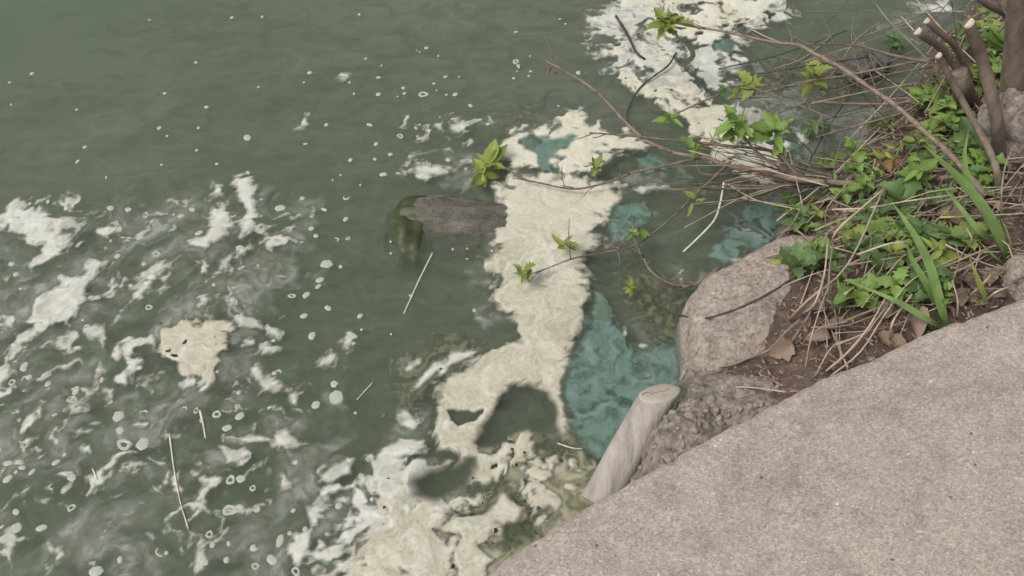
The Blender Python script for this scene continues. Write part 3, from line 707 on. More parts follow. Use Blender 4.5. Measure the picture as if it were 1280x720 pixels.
# ---- rocks
def rock(name, c, rad, rotz, seed, amp, freq, m, sub=5, power=2.4, tilt=(0,0)):
    bm = bmesh.new(); bmesh.ops.create_icosphere(bm, subdivisions=sub, radius=1)
    for v in bm.verts:
        n = v.co.normalized()
        s = (abs(n.x)**power + abs(n.y)**power + abs(n.z)**power)**(-1/power)
        q = n*s; w = 0; a = 1; f = freq
        for o_ in range(5):
            w += a*mnoise.noise((q.x*f+seed, q.y*f-seed*2, q.z*f+seed*.3)); a *= .5; f *= 2.1
        q = q*(1+amp*w); v.co = Vector((q.x*rad[0], q.y*rad[1], q.z*rad[2]))
    me = bpy.data.meshes.new(name); bm.to_mesh(me); bm.free()
    me.polygons.foreach_set('use_smooth', [True]*len(me.polygons))
    o = link(name, me, m, None, c); o.rotation_euler = (tilt[0], tilt[1], rotz); return o
def outline_rock(name, px, zref, ztop, seed, amp, m, lift=(0,0)):
    P = [at(x, y, zref) for x, y in px]; c = sum(P, Vector())/len(P); P = spline(P+[P[0]], 10)[:-1]
    rings = [(-.10,1.0),(-.03,1.03),(.35,1.03),(.62,1.0),(.80,.955),(.90,.89),(.955,.80),(.985,.68),(1.0,.52),(1.01,.35),(1.012,.18)]
    V = []; F = []; n = len(P)
    for zf, sc_ in rings:
        for p in P:
            q = c + (p-c)*sc_; V.append(Vector((q.x-c.x, q.y-c.y, ztop*zf + (q.x-c.x)*lift[0] + (q.y-c.y)*lift[1])))
    V.append(Vector((0, 0, ztop*1.012)))
    for i in range(len(rings)-1):
        for k in range(n): F.append((i*n+k, i*n+(k+1)%n, (i+1)*n+(k+1)%n, (i+1)*n+k))
    for k in range(n): F.append(((len(rings)-1)*n+k, (len(rings)-1)*n+(k+1)%n, len(V)-1))
    me = mesh(name, V, F); bm = bmesh.new(); bm.from_mesh(me)
    bmesh.ops.subdivide_edges(bm, edges=bm.edges[:], cuts=2, use_grid_fill=True); bmesh.ops.recalc_face_normals(bm, faces=bm.faces[:])
    bm.normal_update(); off = []
    for v in bm.verts:
        q = v.co*9 + Vector((seed, 0, 0)); w = mnoise.noise(q*.7)*1.2 + mnoise.noise(q*2.1)*.55 + mnoise.noise(q*5)*.25 + mnoise.noise(q*12)*.12
        w -= max(0, .06-abs(mnoise.noise(q*.9+Vector((7,3,1)))))*6*.5      # shallow fracture lines
        off.append(v.normal*w*amp)
    for v, o_ in zip(bm.verts, off): v.co += o_
    for f in bm.faces: f.smooth = True
    bm.to_mesh(me); bm.free()
    return link(name, me, m, None, (c.x, c.y, 0))
tag(outline_rock('boulder', [(858,452),(853,415),(857,382),(872,354),(905,338),(945,322),(990,308),(1030,312),(1050,335),(1052,375),(1035,420),(1000,450),(950,468),(895,470)], .11, .175, 2.0, .013, M['boulder'], (.12,.02)), 'large flat-topped pink granite boulder at the waterline beside the path', 'boulder')
rub = tag(outline_rock('rubble_lump', [(868,470),(905,462),(955,466),(1000,478),(1010,500),(960,530),(900,570),(830,612),(795,612),(792,592),(806,566),(826,536),(850,500)], .17, .20, 9.0, .022, M['rubble'], (.02,-.05)), 'rough crumbling conglomerate lump wedged under the path edge', 'rock')
PEB = []
for k in range(5):
    bm = bmesh.new(); bmesh.ops.create_icosphere(bm, subdivisions=2, radius=1)
    for v in bm.verts: v.co = v.co*(1+.25*mnoise.noise(v.co*1.6+Vector((k*3,0,0)))); v.co.z *= .7
    me = bpy.data.meshes.new('pebble'); bm.to_mesh(me); bm.free(); me.polygons.foreach_set('use_smooth', [True]*len(me.polygons))
    me.materials.append(M['boulder' if k % 2 else 'rubble']); PEB.append(me)
rv = [v for v in rub.data.vertices if v.normal.z > .1]
for k in range(130):
    v = rng.choice(rv); o = link('pebble', rng.choice(PEB), None, rub, v.co - v.normal*.002); sz = rng.choice([.004,.005,.006,.008,.011])
    o.scale = (sz*rng.uniform(.8,1.5), sz, sz); o.rotation_euler = (rng.uniform(0,6), rng.uniform(0,6), rng.uniform(0,6))
tag(rock('shore_stone', at(1078,86,.01), (.085,.055,.05), .4, 13, .26, 2.0, M['darkrock'], 5), 'dark wet stone in the water behind the crossing twigs', 'stone')
tag(rock('shore_stone', at(1290,352,.30), (.06,.06,.07), .4, 15, .12, 1.4, M['boulder'], 4), 'pinkish stone butting against the far corner of the path', 'stone')
tag(rock('shore_stone', at(1275,165,.30), (.10,.10,.10), .9, 17, .25, 1.8, M['rubble'], 5), 'reddish brown rough lump at the foot of the shrub trunk', 'stone')
tag(rock('shore_stone', at(1175,35,.0), (.10,.06,.045), .2, 21, .16, 1.4, M['darkrock'], 5), 'low grey stone behind the sawn shrub stubs', 'stone')

# ---- driftwood post and sunken log
def post():
    A = at(748,632,.05); B = at(824,492,.165); ax = (B-A); L_ = ax.length; ax.normalize()
    root = empty('driftwood_post', A)
    side = ax.cross(Vector((0,0,1))).normalized(); up = side.cross(ax).normalized()
    toc = Vector((0,0,CAM_H)) - B
    n = 26; sides = 28; V = []; F = []
    pn = (ax*.70 + up*.60 - side*.30).normalized()          # slanting sawn face
    Bc = B - A
    def skin(a, t): return .041 - .002*t/L_ + .003*mnoise.noise((math.cos(a)*1.5, math.sin(a)*1.5, t*5)) + .0018*mnoise.noise((math.cos(a)*6, math.sin(a)*6, t*9))
    for i in range(n+4):
        for k in range(sides):
            a = 2*math.pi*k/sides; ins = (1, .965, .87, .45)[max(0, i-n)]
            p0 = (side*math.cos(a) + up*math.sin(a))*skin(a, L_)*ins
            te = (Bc.dot(pn)-p0.dot(pn))/ax.dot(pn)
            if i >= n: p = p0 + ax*te + pn*((-.004, .0005, .003, .0045)[i-n] + .0012*mnoise.noise(p0*90))
            else:
                t = (te-.006)*i/n; p = (side*math.cos(a) + up*math.sin(a))*skin(a, t) + ax*t
            V.append(p)
    n += 3
    for i in range(n):
        for k in range(sides):
            F.append((i*sides+k, i*sides+(k+1)%sides, (i+1)*sides+(k+1)%sides, (i+1)*sides+k))
    F.append(tuple(range(n*sides, (n+1)*sides)))
    me = mesh('wood', V, F); me.materials.append(M['drift']); me.materials.append(M['driftcut'])
    for p_ in me.polygons:
        if p_.index >= (n-2)*sides: p_.material_index = 1
    link('wood', me, None, root)
    ring = []
    for k in range(13):
        r = .030*(1-k/7.0); a = math.radians(150+14*math.sin(k)); p0 = side*math.cos(a)*r + up*math.sin(a)*r
        ring.append(p0 + ax*((Bc.dot(pn)-p0.dot(pn))/ax.dot(pn)) + pn*.0042)
    V2, F2 = tube([A*0 + q for q in ring], .0009, .0006, 5, 4)
    link('crack', mesh('crack', V2, F2), M['crack'], root)
    tag(root, 'pale weathered driftwood post with slanted sawn end leaning under the path', 'driftwood')
post()

def sunken_log():
    A = at(500,284,-.060); B = at(640,299,-.076); root = empty('sunken_log', A)
    ax = (B-A); L_ = ax.length; ax.normalize(); side = ax.cross(Vector((0,0,1))).normalized(); up = side.cross(ax)
    n = 60; sides = 60; V = []; F = []
    for i in range(n+1):
        t = L_*i/n
        for k in range(sides):
            a = 2*math.pi*k/sides
            r = .086 + .004*i/n + .008*mnoise.noise((math.cos(a)*1.6, math.sin(a)*1.6, t*6)) + .012*mnoise.noise((math.cos(a)*5, math.sin(a)*5, t*4)) + .006*mnoise.noise((math.cos(a)*14, math.sin(a)*14, t*8))
            if i == 0: r *= .9
            V.append(ax*t + side*math.cos(a)*r + up*(math.sin(a)*r*.84 + .020*math.sin(math.pi*min(1, i/n*1.05))**.45))
    for i in range(n):
        for k in range(sides): F.append((i*sides+k, i*sides+(k+1)%sides, (i+1)*sides+(k+1)%sides, (i+1)*sides+k))
    F.append(tuple(range((n+1)*sides-1, n*sides-1, -1))); F.append(tuple(range(sides-1, -1, -1)))
    me = mesh('wood', V, F); me.materials.append(M['log']); me.materials.append(M['algae'])
    for p_ in me.polygons:                                  # algae has grown over the outer end and the flank
        q = p_.center; t_ = q.dot(ax)
        if t_ + .05*mnoise.noise(q*18) + .02*mnoise.noise(q*60) < .062: p_.material_index = 1
    link('wood', me, None, root)
    # algae-covered end face, rim and hanging weed below it
    V = []; F = []
    for j, (rr_, tt) in enumerate([(1.04, .018), (1.06, -.004), (.8, -.012), (.45, -.004), (.02, .0)]):
        for k in range(24):
            a = 2*math.pi*k/24; r = .078*rr_*(1+.08*mnoise.noise((math.cos(a)*2, math.sin(a)*2, j)))
            V.append(ax*tt + side*math.cos(a)*r + up*math.sin(a)*r*.84)
    for j in range(4):
        for k in range(24): F.append((j*24+k, (j+1)*24+k, (j+1)*24+(k+1)%24, j*24+(k+1)%24))
    link('end_face', mesh('end_face', V, F), M['algae'], root)
    bm = bmesh.new(); bmesh.ops.create_icosphere(bm, subdivisions=4, radius=1)
    cen = at(511,294,-.034)-A
    for v in bm.verts:
        q = v.co*(1+.22*mnoise.noise(v.co*2.3)); v.co = Vector((q.x*.066+q.y*.012, q.y*.108-q.x*.03, q.z*.052)) + cen
    me = bpy.data.meshes.new('algae_skirt'); bm.to_mesh(me); bm.free()
    me.polygons.foreach_set('use_smooth', [True]*len(me.polygons)); link('algae_skirt', me, M['algae'], root)
    for (p0, p1, r) in (((574,268),(625,283),.004), ((548,312),(600,316),.003)):
        
        def on(pp):                                                     # a point on the log's upper skin
            q = at(*pp, .0)-A; t = q.dot(ax); s_ = max(-.07, min(.07, (q-ax*t).dot(side)))
            return ax*t + side*s_ + up*(.84*math.sqrt(max(1e-5, .083**2-s_*s_)) + .020*max(0, math.sin(math.pi*min(1, t/L_*1.05)))**.45)
        a_ = on(p0); b_ = on(p1); mid = a_.lerp(b_, .5)
        V2, F2 = tube([a_, mid, b_], r*.7, r*.4, 5, 4, .4); link('crack', mesh('crack', V2, F2), M['crack'], root)
    tag(root, 'half-sunk grey log with a dark algae-covered end beside the cream scum', 'log')
sunken_log()

# ---- leaves
def leaf_mesh(name, seed, lobes=0, fold=.18, w=.5):
    """unit leaf: stalk at origin, blade along +X to x=1, normal +Z"""
    rr = random.Random(seed); n = 9; V = []; F = []
    for i in range(n+1):
        t = i/n; wd = w*math.sin(math.pi*min(1, t**.75*1.0))**.9 if 0 < t < 1 else .012
        if lobes: wd *= 1 + .28*math.sin(t*lobes*2*math.pi)
        z = -(.1+.12*(seed%4))*t*t + .07*math.sin(t*5+seed)
        for s in (-1, -.5, 0, .5, 1):
            V.append((t + (.07*abs(s) if lobes else 0), s*wd*.5*(1+.08*rr.uniform(-1,1)), z + fold*abs(s)*wd*.8))
    for i in range(n):
        for k in range(4):
            F.append((i*5+k, (i+1)*5+k, (i+1)*5+k+1, i*5+k+1))
    return mesh(name, V, F)
LEAF = [leaf_mesh('leaf', s, 0, f, w) for s, w, f in ((1,.42,.2),(2,.34,.5),(3,.52,.1),(7,.46,-.3),(8,.6,.35))]
LOBED = [leaf_mesh('leaf', s, l, f, w) for s, l, w, f in ((4,3,.7,.15),(5,2.5,.85,.4),(6,3.5,.65,-.2),(9,4,.75,.3),(10,5,.6,.2))]
def copies(meshes, material):
    out = []
    for me_ in meshes:
        c = me_.copy(); c.materials.clear(); c.materials.append(material); out.append(c)
    return out
LM = {k: copies(LEAF, M[k]) for k in ('leaf', 'lime', 'weed', 'orangeleaf')}
LB = {k: copies(LOBED, M[k]) for k in ('leaf', 'lime', 'weed', 'orangeleaf')}
def put_leaf(root, me_, pos, size, heading, pitch, roll=0, name='leaf'):
    o = link(name, me_, None, root); o.location = pos; o.scale = (size,)*3
    o.rotation_euler = (roll, -pitch, heading); return o

# ---- branches (traced course, own height above the water)
def branch(label, pts, r0, r1, matname='twig', leaves=(), cat='branch', name='branch', group='shrub branches reaching over the water', sides=7):
    P = [at(*p) for p in pts]; root = empty(name, P[0])
    V, F = tube([p-P[0] for p in P], r0*.95, r1*.95, sides, 5, .2, int(P[0].x*1000))
    link('twig', mesh('twig', V, F), M[matname], root)
    if len(P) > 5 and r0 > .0035:
        for k in range(len(P)-1):
            i = rng.randint(1, len(P)-2); q = P[i].lerp(P[i+1], rng.random())-P[0]; dv = (P[i+1]-P[i]).normalized()
            d2 = (dv*.6 + Vector((rng.uniform(-.7,.7), rng.uniform(-.7,.7), rng.uniform(-.1,.6)))).normalized(); ln = rng.uniform(.03,.11)
            V, F = tube([q, q+d2*ln*.5+Vector((rng.uniform(-.008,.008), rng.uniform(-.008,.008), 0)), q+d2*ln], .0018, .0008, 5, 4, .2, k)
            link('side_twig', mesh('side_twig', V, F), M[matname], root)
    for (px, py, z, kind, n, size, spread) in leaves:
        c = at(px, py, z)-P[0]
        n += 2
        for k in range(n):
            hd = rng.uniform(0, 6.28) if spread > 3 else spread + rng.uniform(-1.0, 1.0)
            hd = 2*math.pi*k/n + rng.uniform(-.5,.5) if spread > 3 else hd
            put_leaf(root, rng.choice(LM[kind] + LB[kind][3:]), c + Vector((rng.uniform(-.006,.006), rng.uniform(-.006,.006), rng.uniform(-.004,.012))), 1.35*size*rng.uniform(.5,1.2), hd, rng.uniform(-.5,1.0), rng.uniform(-.5,.5))
    tag(root, label, cat, group); return root
branch('brown branch running level from the shrub foot out over the grey water', [(1190,221,.30),(1110,230,.22),(1000,229,.15),(948,235,.12),(905,235,.10),(834,237,.07)], .0075, .003, leaves=[(1040,232,.17,'weed',3,.035,9)])
branch('longest branch with a bare broken tip pointing out past the scum', [(1120,232,.22),(1000,225,.17),(955,214,.15),(908,207,.14),(884,198,.13),(846,192,.12),(823,183,.12),(806,174,.12),(784,155,.13),(740,110,.15),(682,76,.17)], .009, .0035, leaves=[(692,90,.155,'orangeleaf',2,.018,4.4)])
branch('drooping twig with a leafy tip lying across the cream scum', [(884,198,.13),(872,198,.115),(832,207,.09),(790,216,.06),(771,224,.045),(731,235,.03),(706,235,.026),(681,230,.025),(654,223,.022),(625,205,.02)], .0045, .002, leaves=[(612,207,.02,'lime',7,.05,9),(605,222,.015,'lime',3,.035,9),(745,212,.03,'lime',4,.028,9)])
branch('thin brown branch just above the longest one ending over the scum ring', [(1005,222,.17),(990,212,.18),(972,193,.17),(950,186,.16),(905,182,.15),(881,179,.14),(819,173,.13),(780,169,.12),(737,166,.10)], .006, .0025, leaves=[(835,152,.15,'leaf',5,.038,9),(870,188,.15,'leaf',5,.032,9)])
branch('short upright twig topped by a large bright leaf rosette', [(1000,222,.17),(982,214,.18),(955,197,.20),(941,185,.22),(928,168,.25),(920,158,.27)], .005, .0025, leaves=[(921,155,.275,'leaf',8,.042,9),(916,170,.24,'leaf',3,.03,9)])
branch('short upright twig with a leaf tuft standing over pale scum', [(996,222,.17),(985,205,.19),(972,190,.21),(966,175,.24)], .005, .0025, leaves=[(968,165,.25,'leaf',8,.045,9),(975,182,.22,'leaf',3,.03,9)])
branch('long arching branch from the shrub reaching over the far scum', [(1232,245,.34),(1193,199,.36),(1153,162,.37),(1118,131,.37),(1079,104,.36),(1054,86,.35),(1018,67,.34),(997,56,.33),(968,53,.32),(908,40,.30),(860,32,.28),(845,28,.27)], .008, .003, leaves=[(838,26,.27,'lime',7,.055,9),(828,32,.26,'lime',5,.045,3.4)])
branch('thin pale twig forking off the arching branch towards the sawn stubs', [(1165,78,.30),(1120,70,.29),(1085,60,.29),(1058,56,.30),(1006,55,.32)], .0045, .002)
branch('pale straight twig with a lime leaf tuft at its tip', [(1168,73,.28),(1120,82,.26),(1054,95,.22),(1012,101,.20),(958,114,.17),(925,119,.15)], .0045, .002, leaves=[(940,108,.17,'lime',6,.035,9),(1015,95,.20,'lime',6,.04,9),(925,116,.15,'lime',4,.035,9)])
branch('thin bare twig crossing behind the lime leaf tuft', [(1165,84,.27),(1095,96,.22),(1050,112,.17),(990,135,.13),(930,160,.10)], .0035, .0018)
branch('thin twig arcing over dark water to a small pair of leaves', [(915,200,.15),(889,225,.13),(865,247,.11),(842,270,.09),(813,294,.06),(790,308,.045),(759,315,.035),(720,322,.03),(690,333,.03),(660,344,.03)], .004, .0014, leaves=[(706,308,.035,'lime',4,.032,9),(656,345,.03,'lime',4,.03,9),(868,252,.11,'lime',3,.025,9)])
branch('slim brown twig along the foam under the leaf rosettes', [(1000,215,.15),(940,214,.12),(880,218,.1),(870,196,.12)], .0035, .002)
branch('small looping twig sagging into the water before the boulder', [(898,335,.08),(872,354,.05),(853,358,.03),(832,352,.03),(813,338,.04),(804,321,.05),(794,300,.07),(790,270,.08)], .004, .0022, 'twig', [(795,295,.07,'leaf',4,.025,9),(787,362,.03,'lime',5,.025,9)])
branch('dark curved twig lying across the face of the granite boulder', [(1040,322,.25),(1000,342,.235),(971,361,.22),(936,380,.205),(901,393,.19),(875,398,.13),(835,390,.05),(820,378,.03)], .0035, .002, 'darktwig')
branch('dark stub of twig poking from the far scum', [(770,20,.005),(785,45,.02),(795,65,.02),(806,74,.004)], .005, .004, 'darktwig', name='twig_stub', group='dark twigs stuck in the scum')
branch('thin dark forked twig lying on the pale far scum', [(845,66,.03),(835,82,.02),(815,97,.012),(798,112,.008),(784,140,.01),(786,160,.02)], .0035, .002, 'darktwig', name='twig_stub', group='dark twigs stuck in the scum')
branch('thin brown twig over the pale scum behind the upright rosette', [(905,116,.12),(880,126,.09),(850,140,.05),(830,150,.03)], .003, .002, 'twig', [(905,112,.13,'weed',4,.03,9)], name='twig_stub', group='dark twigs stuck in the scum')
branch('forked reddish twig below the dark wet stone', [(1010,140,.08),(1017,122,.10),(1030,105,.13),(1050,80,.17),(1070,50,.22),(1105,25,.27)], .0035, .002, 'twig', group='crossing twigs in the tangle')
branch('straight reddish twig pair crossing below the arching branch', [(1008,126,.12),(1050,129,.16),(1110,130,.20),(1140,126,.22)], .0045, .003, 'twig', group='crossing twigs in the tangle')
branch('bent twig rising from tangle to pale stone', [(1035,115,.15),(1012,98,.14),(1000,112,.13)], .003, .002, 'twig', group='crossing twigs in the tangle')
branch('brown twig slanting across the weeds to the arching branch', [(1020,172,.14),(1060,160,.19),(1090,152,.22),(1130,140,.26),(1150,128,.3)], .0035, .003, 'twig', group='crossing twigs in the tangle')

# bleached reeds floating on the water
def reed(label, pts, r=.0028):
    P = [at(x, y, .003) for x, y in pts]; V, F = tube([p-P[0] for p in P], r, r*.7, 6, 4, .15, int(pts[0][0]))
    tag(link('reed_stalk', mesh('reed_stalk', V, F), M['reed'], None, P[0]), label, 'reed', 'bleached reed stalks')
reed('bleached reed stalk floating below the algae-covered log end', [(541,316),(533,332),(524,350),(514,372),(505,392)])
reed('long thin bleached reed floating among white foam patches', [(212,542),(216,575),(220,600),(226,630),(236,662)], .0022)
reed('short pale reed piece floating near the long thin reed', [(250,513),(254,530),(257,548)], .003)
reed('tiny pale reed splinter stuck in a foam patch', [(116,586),(122,600)], .002)
reed('short grey reed splinter drifting beyond the broad weed mat', [(466,478),(455,490),(446,500)], .0018)
reed('thin pale stalk lying on the brown scum beside the post', [(697,554),(715,560),(728,561)], .002)
V, F = tube([at(905,228,.13)-at(905,228,.13), at(900,255,.10)-at(905,228,.13), at(893,275,.07)-at(905,228,.13), at(875,295,.03)-at(905,228,.13), at(854,315,.004)-at(905,228,.13)], .003, .0026, 6, 5)
tag(link('reed_stalk', mesh('reed_stalk', V, F), M['reed'], None, at(905,228,.13)), 'pale bent stalk hanging from the branches into dark water', 'reed', 'bleached reed stalks')

# ---- cut shrub
def shrub():
    base = hit(1255, 205); root = empty('cut_shrub', base)
    def stem(pts, r0, r1, cut=True):
        P = [(at(x, y, z) if z is not None else hit(x, y, -.03)) for x, y, z in pts]
        V, F = tube([p-base for p in P], r0, r1, 12, 6, .06, int(pts[0][0]), True)
        s = link('stem', mesh('stem', V, F), M['bark'], root)
        if cut:
            d = (P[-1]-P[-2]).normalized(); nrm = (d*.55 + (Vector((0,0,CAM_H))-P[-1]).normalized()*.1 + Vector((-.55,.45,.25))).normalized()
            a = nrm.cross(Vector((0,0,1))).normalized(); b = nrm.cross(a); Vc = []; n = 14
            for zz_, rr_ in ((-.004, 1.0), (.002, .98)):
                for k in range(n):
                    t = 2*math.pi*k/n; Vc.append(P[-1]-base + nrm*zz_ + a*math.cos(t)*r1*rr_*1.02 + b*math.sin(t)*r1*rr_*1.02)
            Fc = [tuple(range(n, 2*n))] + [(k, (k+1)%n, n+(k+1)%n, n+k) for k in range(n)]
            link('cut_face', mesh('cut_face', Vc, Fc, False), M['cut'], s)
        return s
    stem([(1235,135,None),(1187,72,.38),(1147,39,.50)], .0115, .010)
    stem([(1255,200,None),(1246,150,.42),(1230,83,.54),(1221,55,.60),(1211,29,.66)], .0165, .0125)
    stem([(1250,245,None),(1247,220,.34),(1237,189,.37),(1220,157,.40),(1203,126,.44),(1180,83,.52),(1173,69,.55)], .0085, .0075)
    stem([(1225,110,None),(1197,63,.36),(1180,45,.42),(1158,26,.47)], .010, .008)
    stem([(1215,125,None),(1203,110,.30),(1197,90,.35)], .030, .024, False)
    stem([(1268,150,None),(1268,110,.38),(1272,50,.52),(1277,-20,.68),(1285,-120,.9)], .036, .026, False)
    stem([(1300,60,None),(1262,20,.36),(1235,5,.42),(1215,-10,.46)], .016, .009, False)
    tag(root, 'cut-back shrub with pale sawn stub ends at the top of the bank', 'shrub')
shrub()
branch('grey forked twig leaning between the shrub trunk and the bank', [(1275,35,.45),(1262,22,.44),(1250,5,.46),(1240,-15,.5)], .005, .003, 'twig', group='crossing twigs in the tangle')
branch('grey twig crossing the forked one beside the shrub trunk', [(1248,40,.40),(1262,22,.43),(1266,14,.45)], .006, .005, 'twig', group='crossing twigs in the tangle')

# ---- weeds, grass
def weed(label, px, py, n, size, kind='weed', lobed=True, h=.06, group='leafy weeds on the bank', lift=0):
    b = hit(px, py + 8); root = empty('weed_plant', b); src = LB[kind] if lobed else LM[kind]
    top = Vector((rng.uniform(-.01,.01), rng.uniform(-.01,.01), h))
    V, F = tube([Vector((0,0,-.02)), top*.5+Vector((.004,0,0)), top], .0025, .0015, 5, 3)
    link('stem', mesh('stem', V, F), M['weed'], root)
    for k in range(n):
        f = rng.uniform(.45, 1.0); hd = 2.4*k + rng.uniform(-.3,.3)
        put_leaf(root, rng.choice(src), top*f, size*rng.uniform(.65,1.1)*(1.2-.4*f), hd, rng.uniform(.0,.6), rng.uniform(-.35,.35))
    tag(root, label, 'weed', group)
weed('bright weed rosette above the orange leaf', 1064, 196, 7, .055, 'leaf', True, .07)
weed('broad green weed behind the arching branch', 1152, 140, 8, .07, 'leaf', True, .08)
weed('leafy green weed under the thin sawn stub', 1180, 150, 8, .07, 'leaf', True, .06)
weed('dark weed in shade of the thick shrub stem', 1212, 180, 8, .075, 'weed', True, .05)
weed('large notched leaf clump beside the shrub trunk', 1256, 65, 6, .10, 'leaf', True, .05)
weed('small leafy weed below the dome-shaped stub', 1212, 118, 6, .06, 'leaf', True, .06)
weed('weed with narrow leaves beside orange leaf', 1145, 190, 7, .05, 'weed', True, .06)
weed('pale weed at the root of the level branch', 1160, 205, 7, .055, 'leaf', True, .05)
weed('low weed among straw below the level branch', 1025, 250, 6, .045, 'leaf', True, .05)
weed('bright weed tuft beside the grey lace foam', 975, 262, 7, .05, 'leaf', True, .06)
weed('dark broad weed behind the tall grass blade', 1125, 262, 8, .075, 'weed', True, .05)
weed('spreading weed at the base of the tall grass', 1150, 300, 8, .07, 'weed', True, .05)
weed('shaded weed among straw above the boulder', 1090, 282, 8, .065, 'weed', True, .06)
weed('leafy weed leaning beside the granite boulder', 1068, 375, 8, .06, 'leaf', True, .07)
weed('yellowish weed sprig over the boulder top', 1030, 320, 5, .04, 'lime', False, .05)
weed('dull green weed between boulder and tall grass', 1100, 340, 8, .065, 'weed', True, .05)
weed('small lime weed beside a dead leaf', 1180, 285, 5, .045, 'lime', True, .04)
weed('broad weed below the wide grass blade', 1170, 262, 7, .06, 'weed', True, .05)
weed('pale lime sprig on the boulder shoulder', 975, 330, 5, .035, 'lime', False, .03)
weed('dull weed among twigs under the arching branch', 1090, 165, 7, .055, 'weed', True, .05)
weed('hazy weed by the dark wet stone', 1110, 60, 8, .06, 'weed', False, .06)
weed('thin grey-green weed standing in the tangle by the water', 1010, 165, 8, .05, 'weed', False, .06)
weed('small weed at the waterline under the level branch', 1040, 205, 6, .045, 'leaf', True, .04)
weed('bushy weed on the bank behind the sawn stubs', 1195, 40, 8, .06, 'weed', False, .06)
weed('orange-brown withered leaf clump among green weeds', 1100, 208, 4, .06, 'orangeleaf', True, .05)

ANCH = [('beside the granite boulder', 1040, 390), ('at the edge of the concrete path', 1160, 395), ('under the level branch', 1080, 235), ('around the cut shrub', 1240, 170), ('near the dark wet stone', 1090, 80), ('under the broad grass blades', 1190, 290),
        ('at the waterline by the grey foam', 980, 250), ('between the boulder and the broken lump', 960, 460), ('on the bare soil behind the grass', 1270, 260), ('among the weeds above the boulder', 1090, 300)]
def anchor(px, py): return min(ANCH, key=lambda m: (m[1]-px)**2 + (m[2]-py)**2)[0]
wn_ = 0
while wn_ < 84:
    px, py = rng.uniform(990, 1270), rng.uniform(20, 385); p = hit(px, py)
    if p.z < .03 or slab_d(np.array([p.x]), np.array([p.y]))[0] > -.06: continue
    if px > 1190 and py > 250: continue
    kind = rng.choice(['weed','leaf','leaf','lime']); lob = rng.random() < .6; big_ = rng.random() < .5
    weed(('small ' if not big_ else 'bushy ') + {'weed':'dull green','leaf':'bright green','lime':'yellowish'}[kind] + (' notched' if lob else ' narrow-leaved') + ' weed ' + anchor(px, py),
         px, py, rng.randint(6, 11) if big_ else rng.randint(4, 6), rng.uniform(.045,.065) if big_ else rng.uniform(.03,.042), kind, lob, rng.uniform(.03,.09)); wn_ += 1
def blade_mesh(P, w, name='blade'):
    pts = spline(P, 7); m = len(pts); V = []; F = []; camp = Vector((0,0,CAM_H))
    for i, p in enumerate(pts):
        t = i/(m-1); d = (pts[min(i+1,m-1)]-pts[max(i-1,0)]).normalized()
        s = d.cross(Vector((.25,-.55,.8))).normalized(); nn = s.cross(d)
        ww = .8*w*(.45+.55*min(1, t*3.5))*(1-max(0, (t-.35)/.65)**1.8) + .0004
        for k, q in enumerate((-1, 0, 1)): V.append(p + s*q*ww*.5 + nn*(.12*ww*abs(q)))
    for i in range(m-1):
        for k in range(2): F.append((i*3+k, i*3+k+1, (i+1)*3+k+1, (i+1)*3+k))
    return mesh(name, V, F)
def tuft(label, blades, mtl='grass'):
    b0 = hit(*blades[0][0][0][:2]); root = empty('grass_tuft', b0)
    for pts, w in blades:
        P = [hit(pts[0][0], pts[0][1], -.01)] + [at(*p) for p in pts[1:]]
        link('blade', blade_mesh([p-b0 for p in P], w), M[mtl], root)
    tag(root, label, 'grass', 'grass tufts on the bank')
tuft('tall broad-bladed grass sprouting at the path edge', [([(1187,410),(1176,385,.33),(1160,330,.40),(1140,290,.45),(1113,250,.48)], .030), ([(1182,408),(1160,400,.33),(1130,382,.36),(1110,372,.38),(1062,352,.37)], .018),
      ([(1180,405),(1160,360,.36),(1140,325,.38),(1132,300,.39)], .022)])
tuft('broad-bladed grass leaning behind dead leaves', [([(1262,330),(1250,300,.36),(1225,255,.42),(1190,215,.46),(1153,180,.48)], .036), ([(1258,325),(1240,285,.38),(1215,240,.42),(1205,200,.46),(1211,160,.5)], .026), ([(1250,300),(1225,290,.38),(1200,260,.40),(1180,235,.41)], .02)])
tuft('single yellow-green grass blade at the path edge', [([(1236,388),(1228,365,.34),(1220,345,.37),(1212,322,.40)], .018), ([(1233,388),(1222,378,.33),(1212,376,.34)], .007)], 'lime')
tuft('thin grass stalks rising by the wide blades', [([(1270,330),(1262,300,.36),(1250,270,.4)], .007), ([(1262,332),(1240,318,.34),(1222,300,.36)], .006)])
tuft('short grass by the boulder corner', [([(1060,390),(1050,365,.30),(1046,345,.33)], .012), ([(1066,392),(1072,365,.31),(1078,350,.33)], .011), ([(1056,392),(1040,380,.3),(1030,372,.3)], .008)])
tuft('fine grass between the level branch and weeds', [([(1110,225),(1100,200,.32),(1085,180,.34)], .008), ([(1112,226),(1118,200,.32),(1128,175,.35)], .008), ([(1106,226),(1090,212,.3),(1070,205,.31)], .007)])
tuft('tufted grass near the waterline tangle', [([(1020,190),(1015,170,.15),(1005,145,.18)], .007), ([(1024,190),(1026,168,.16),(1034,145,.18)], .007), ([(1018,192),(1004,180,.13),(990,172,.14)], .006)], 'weed')

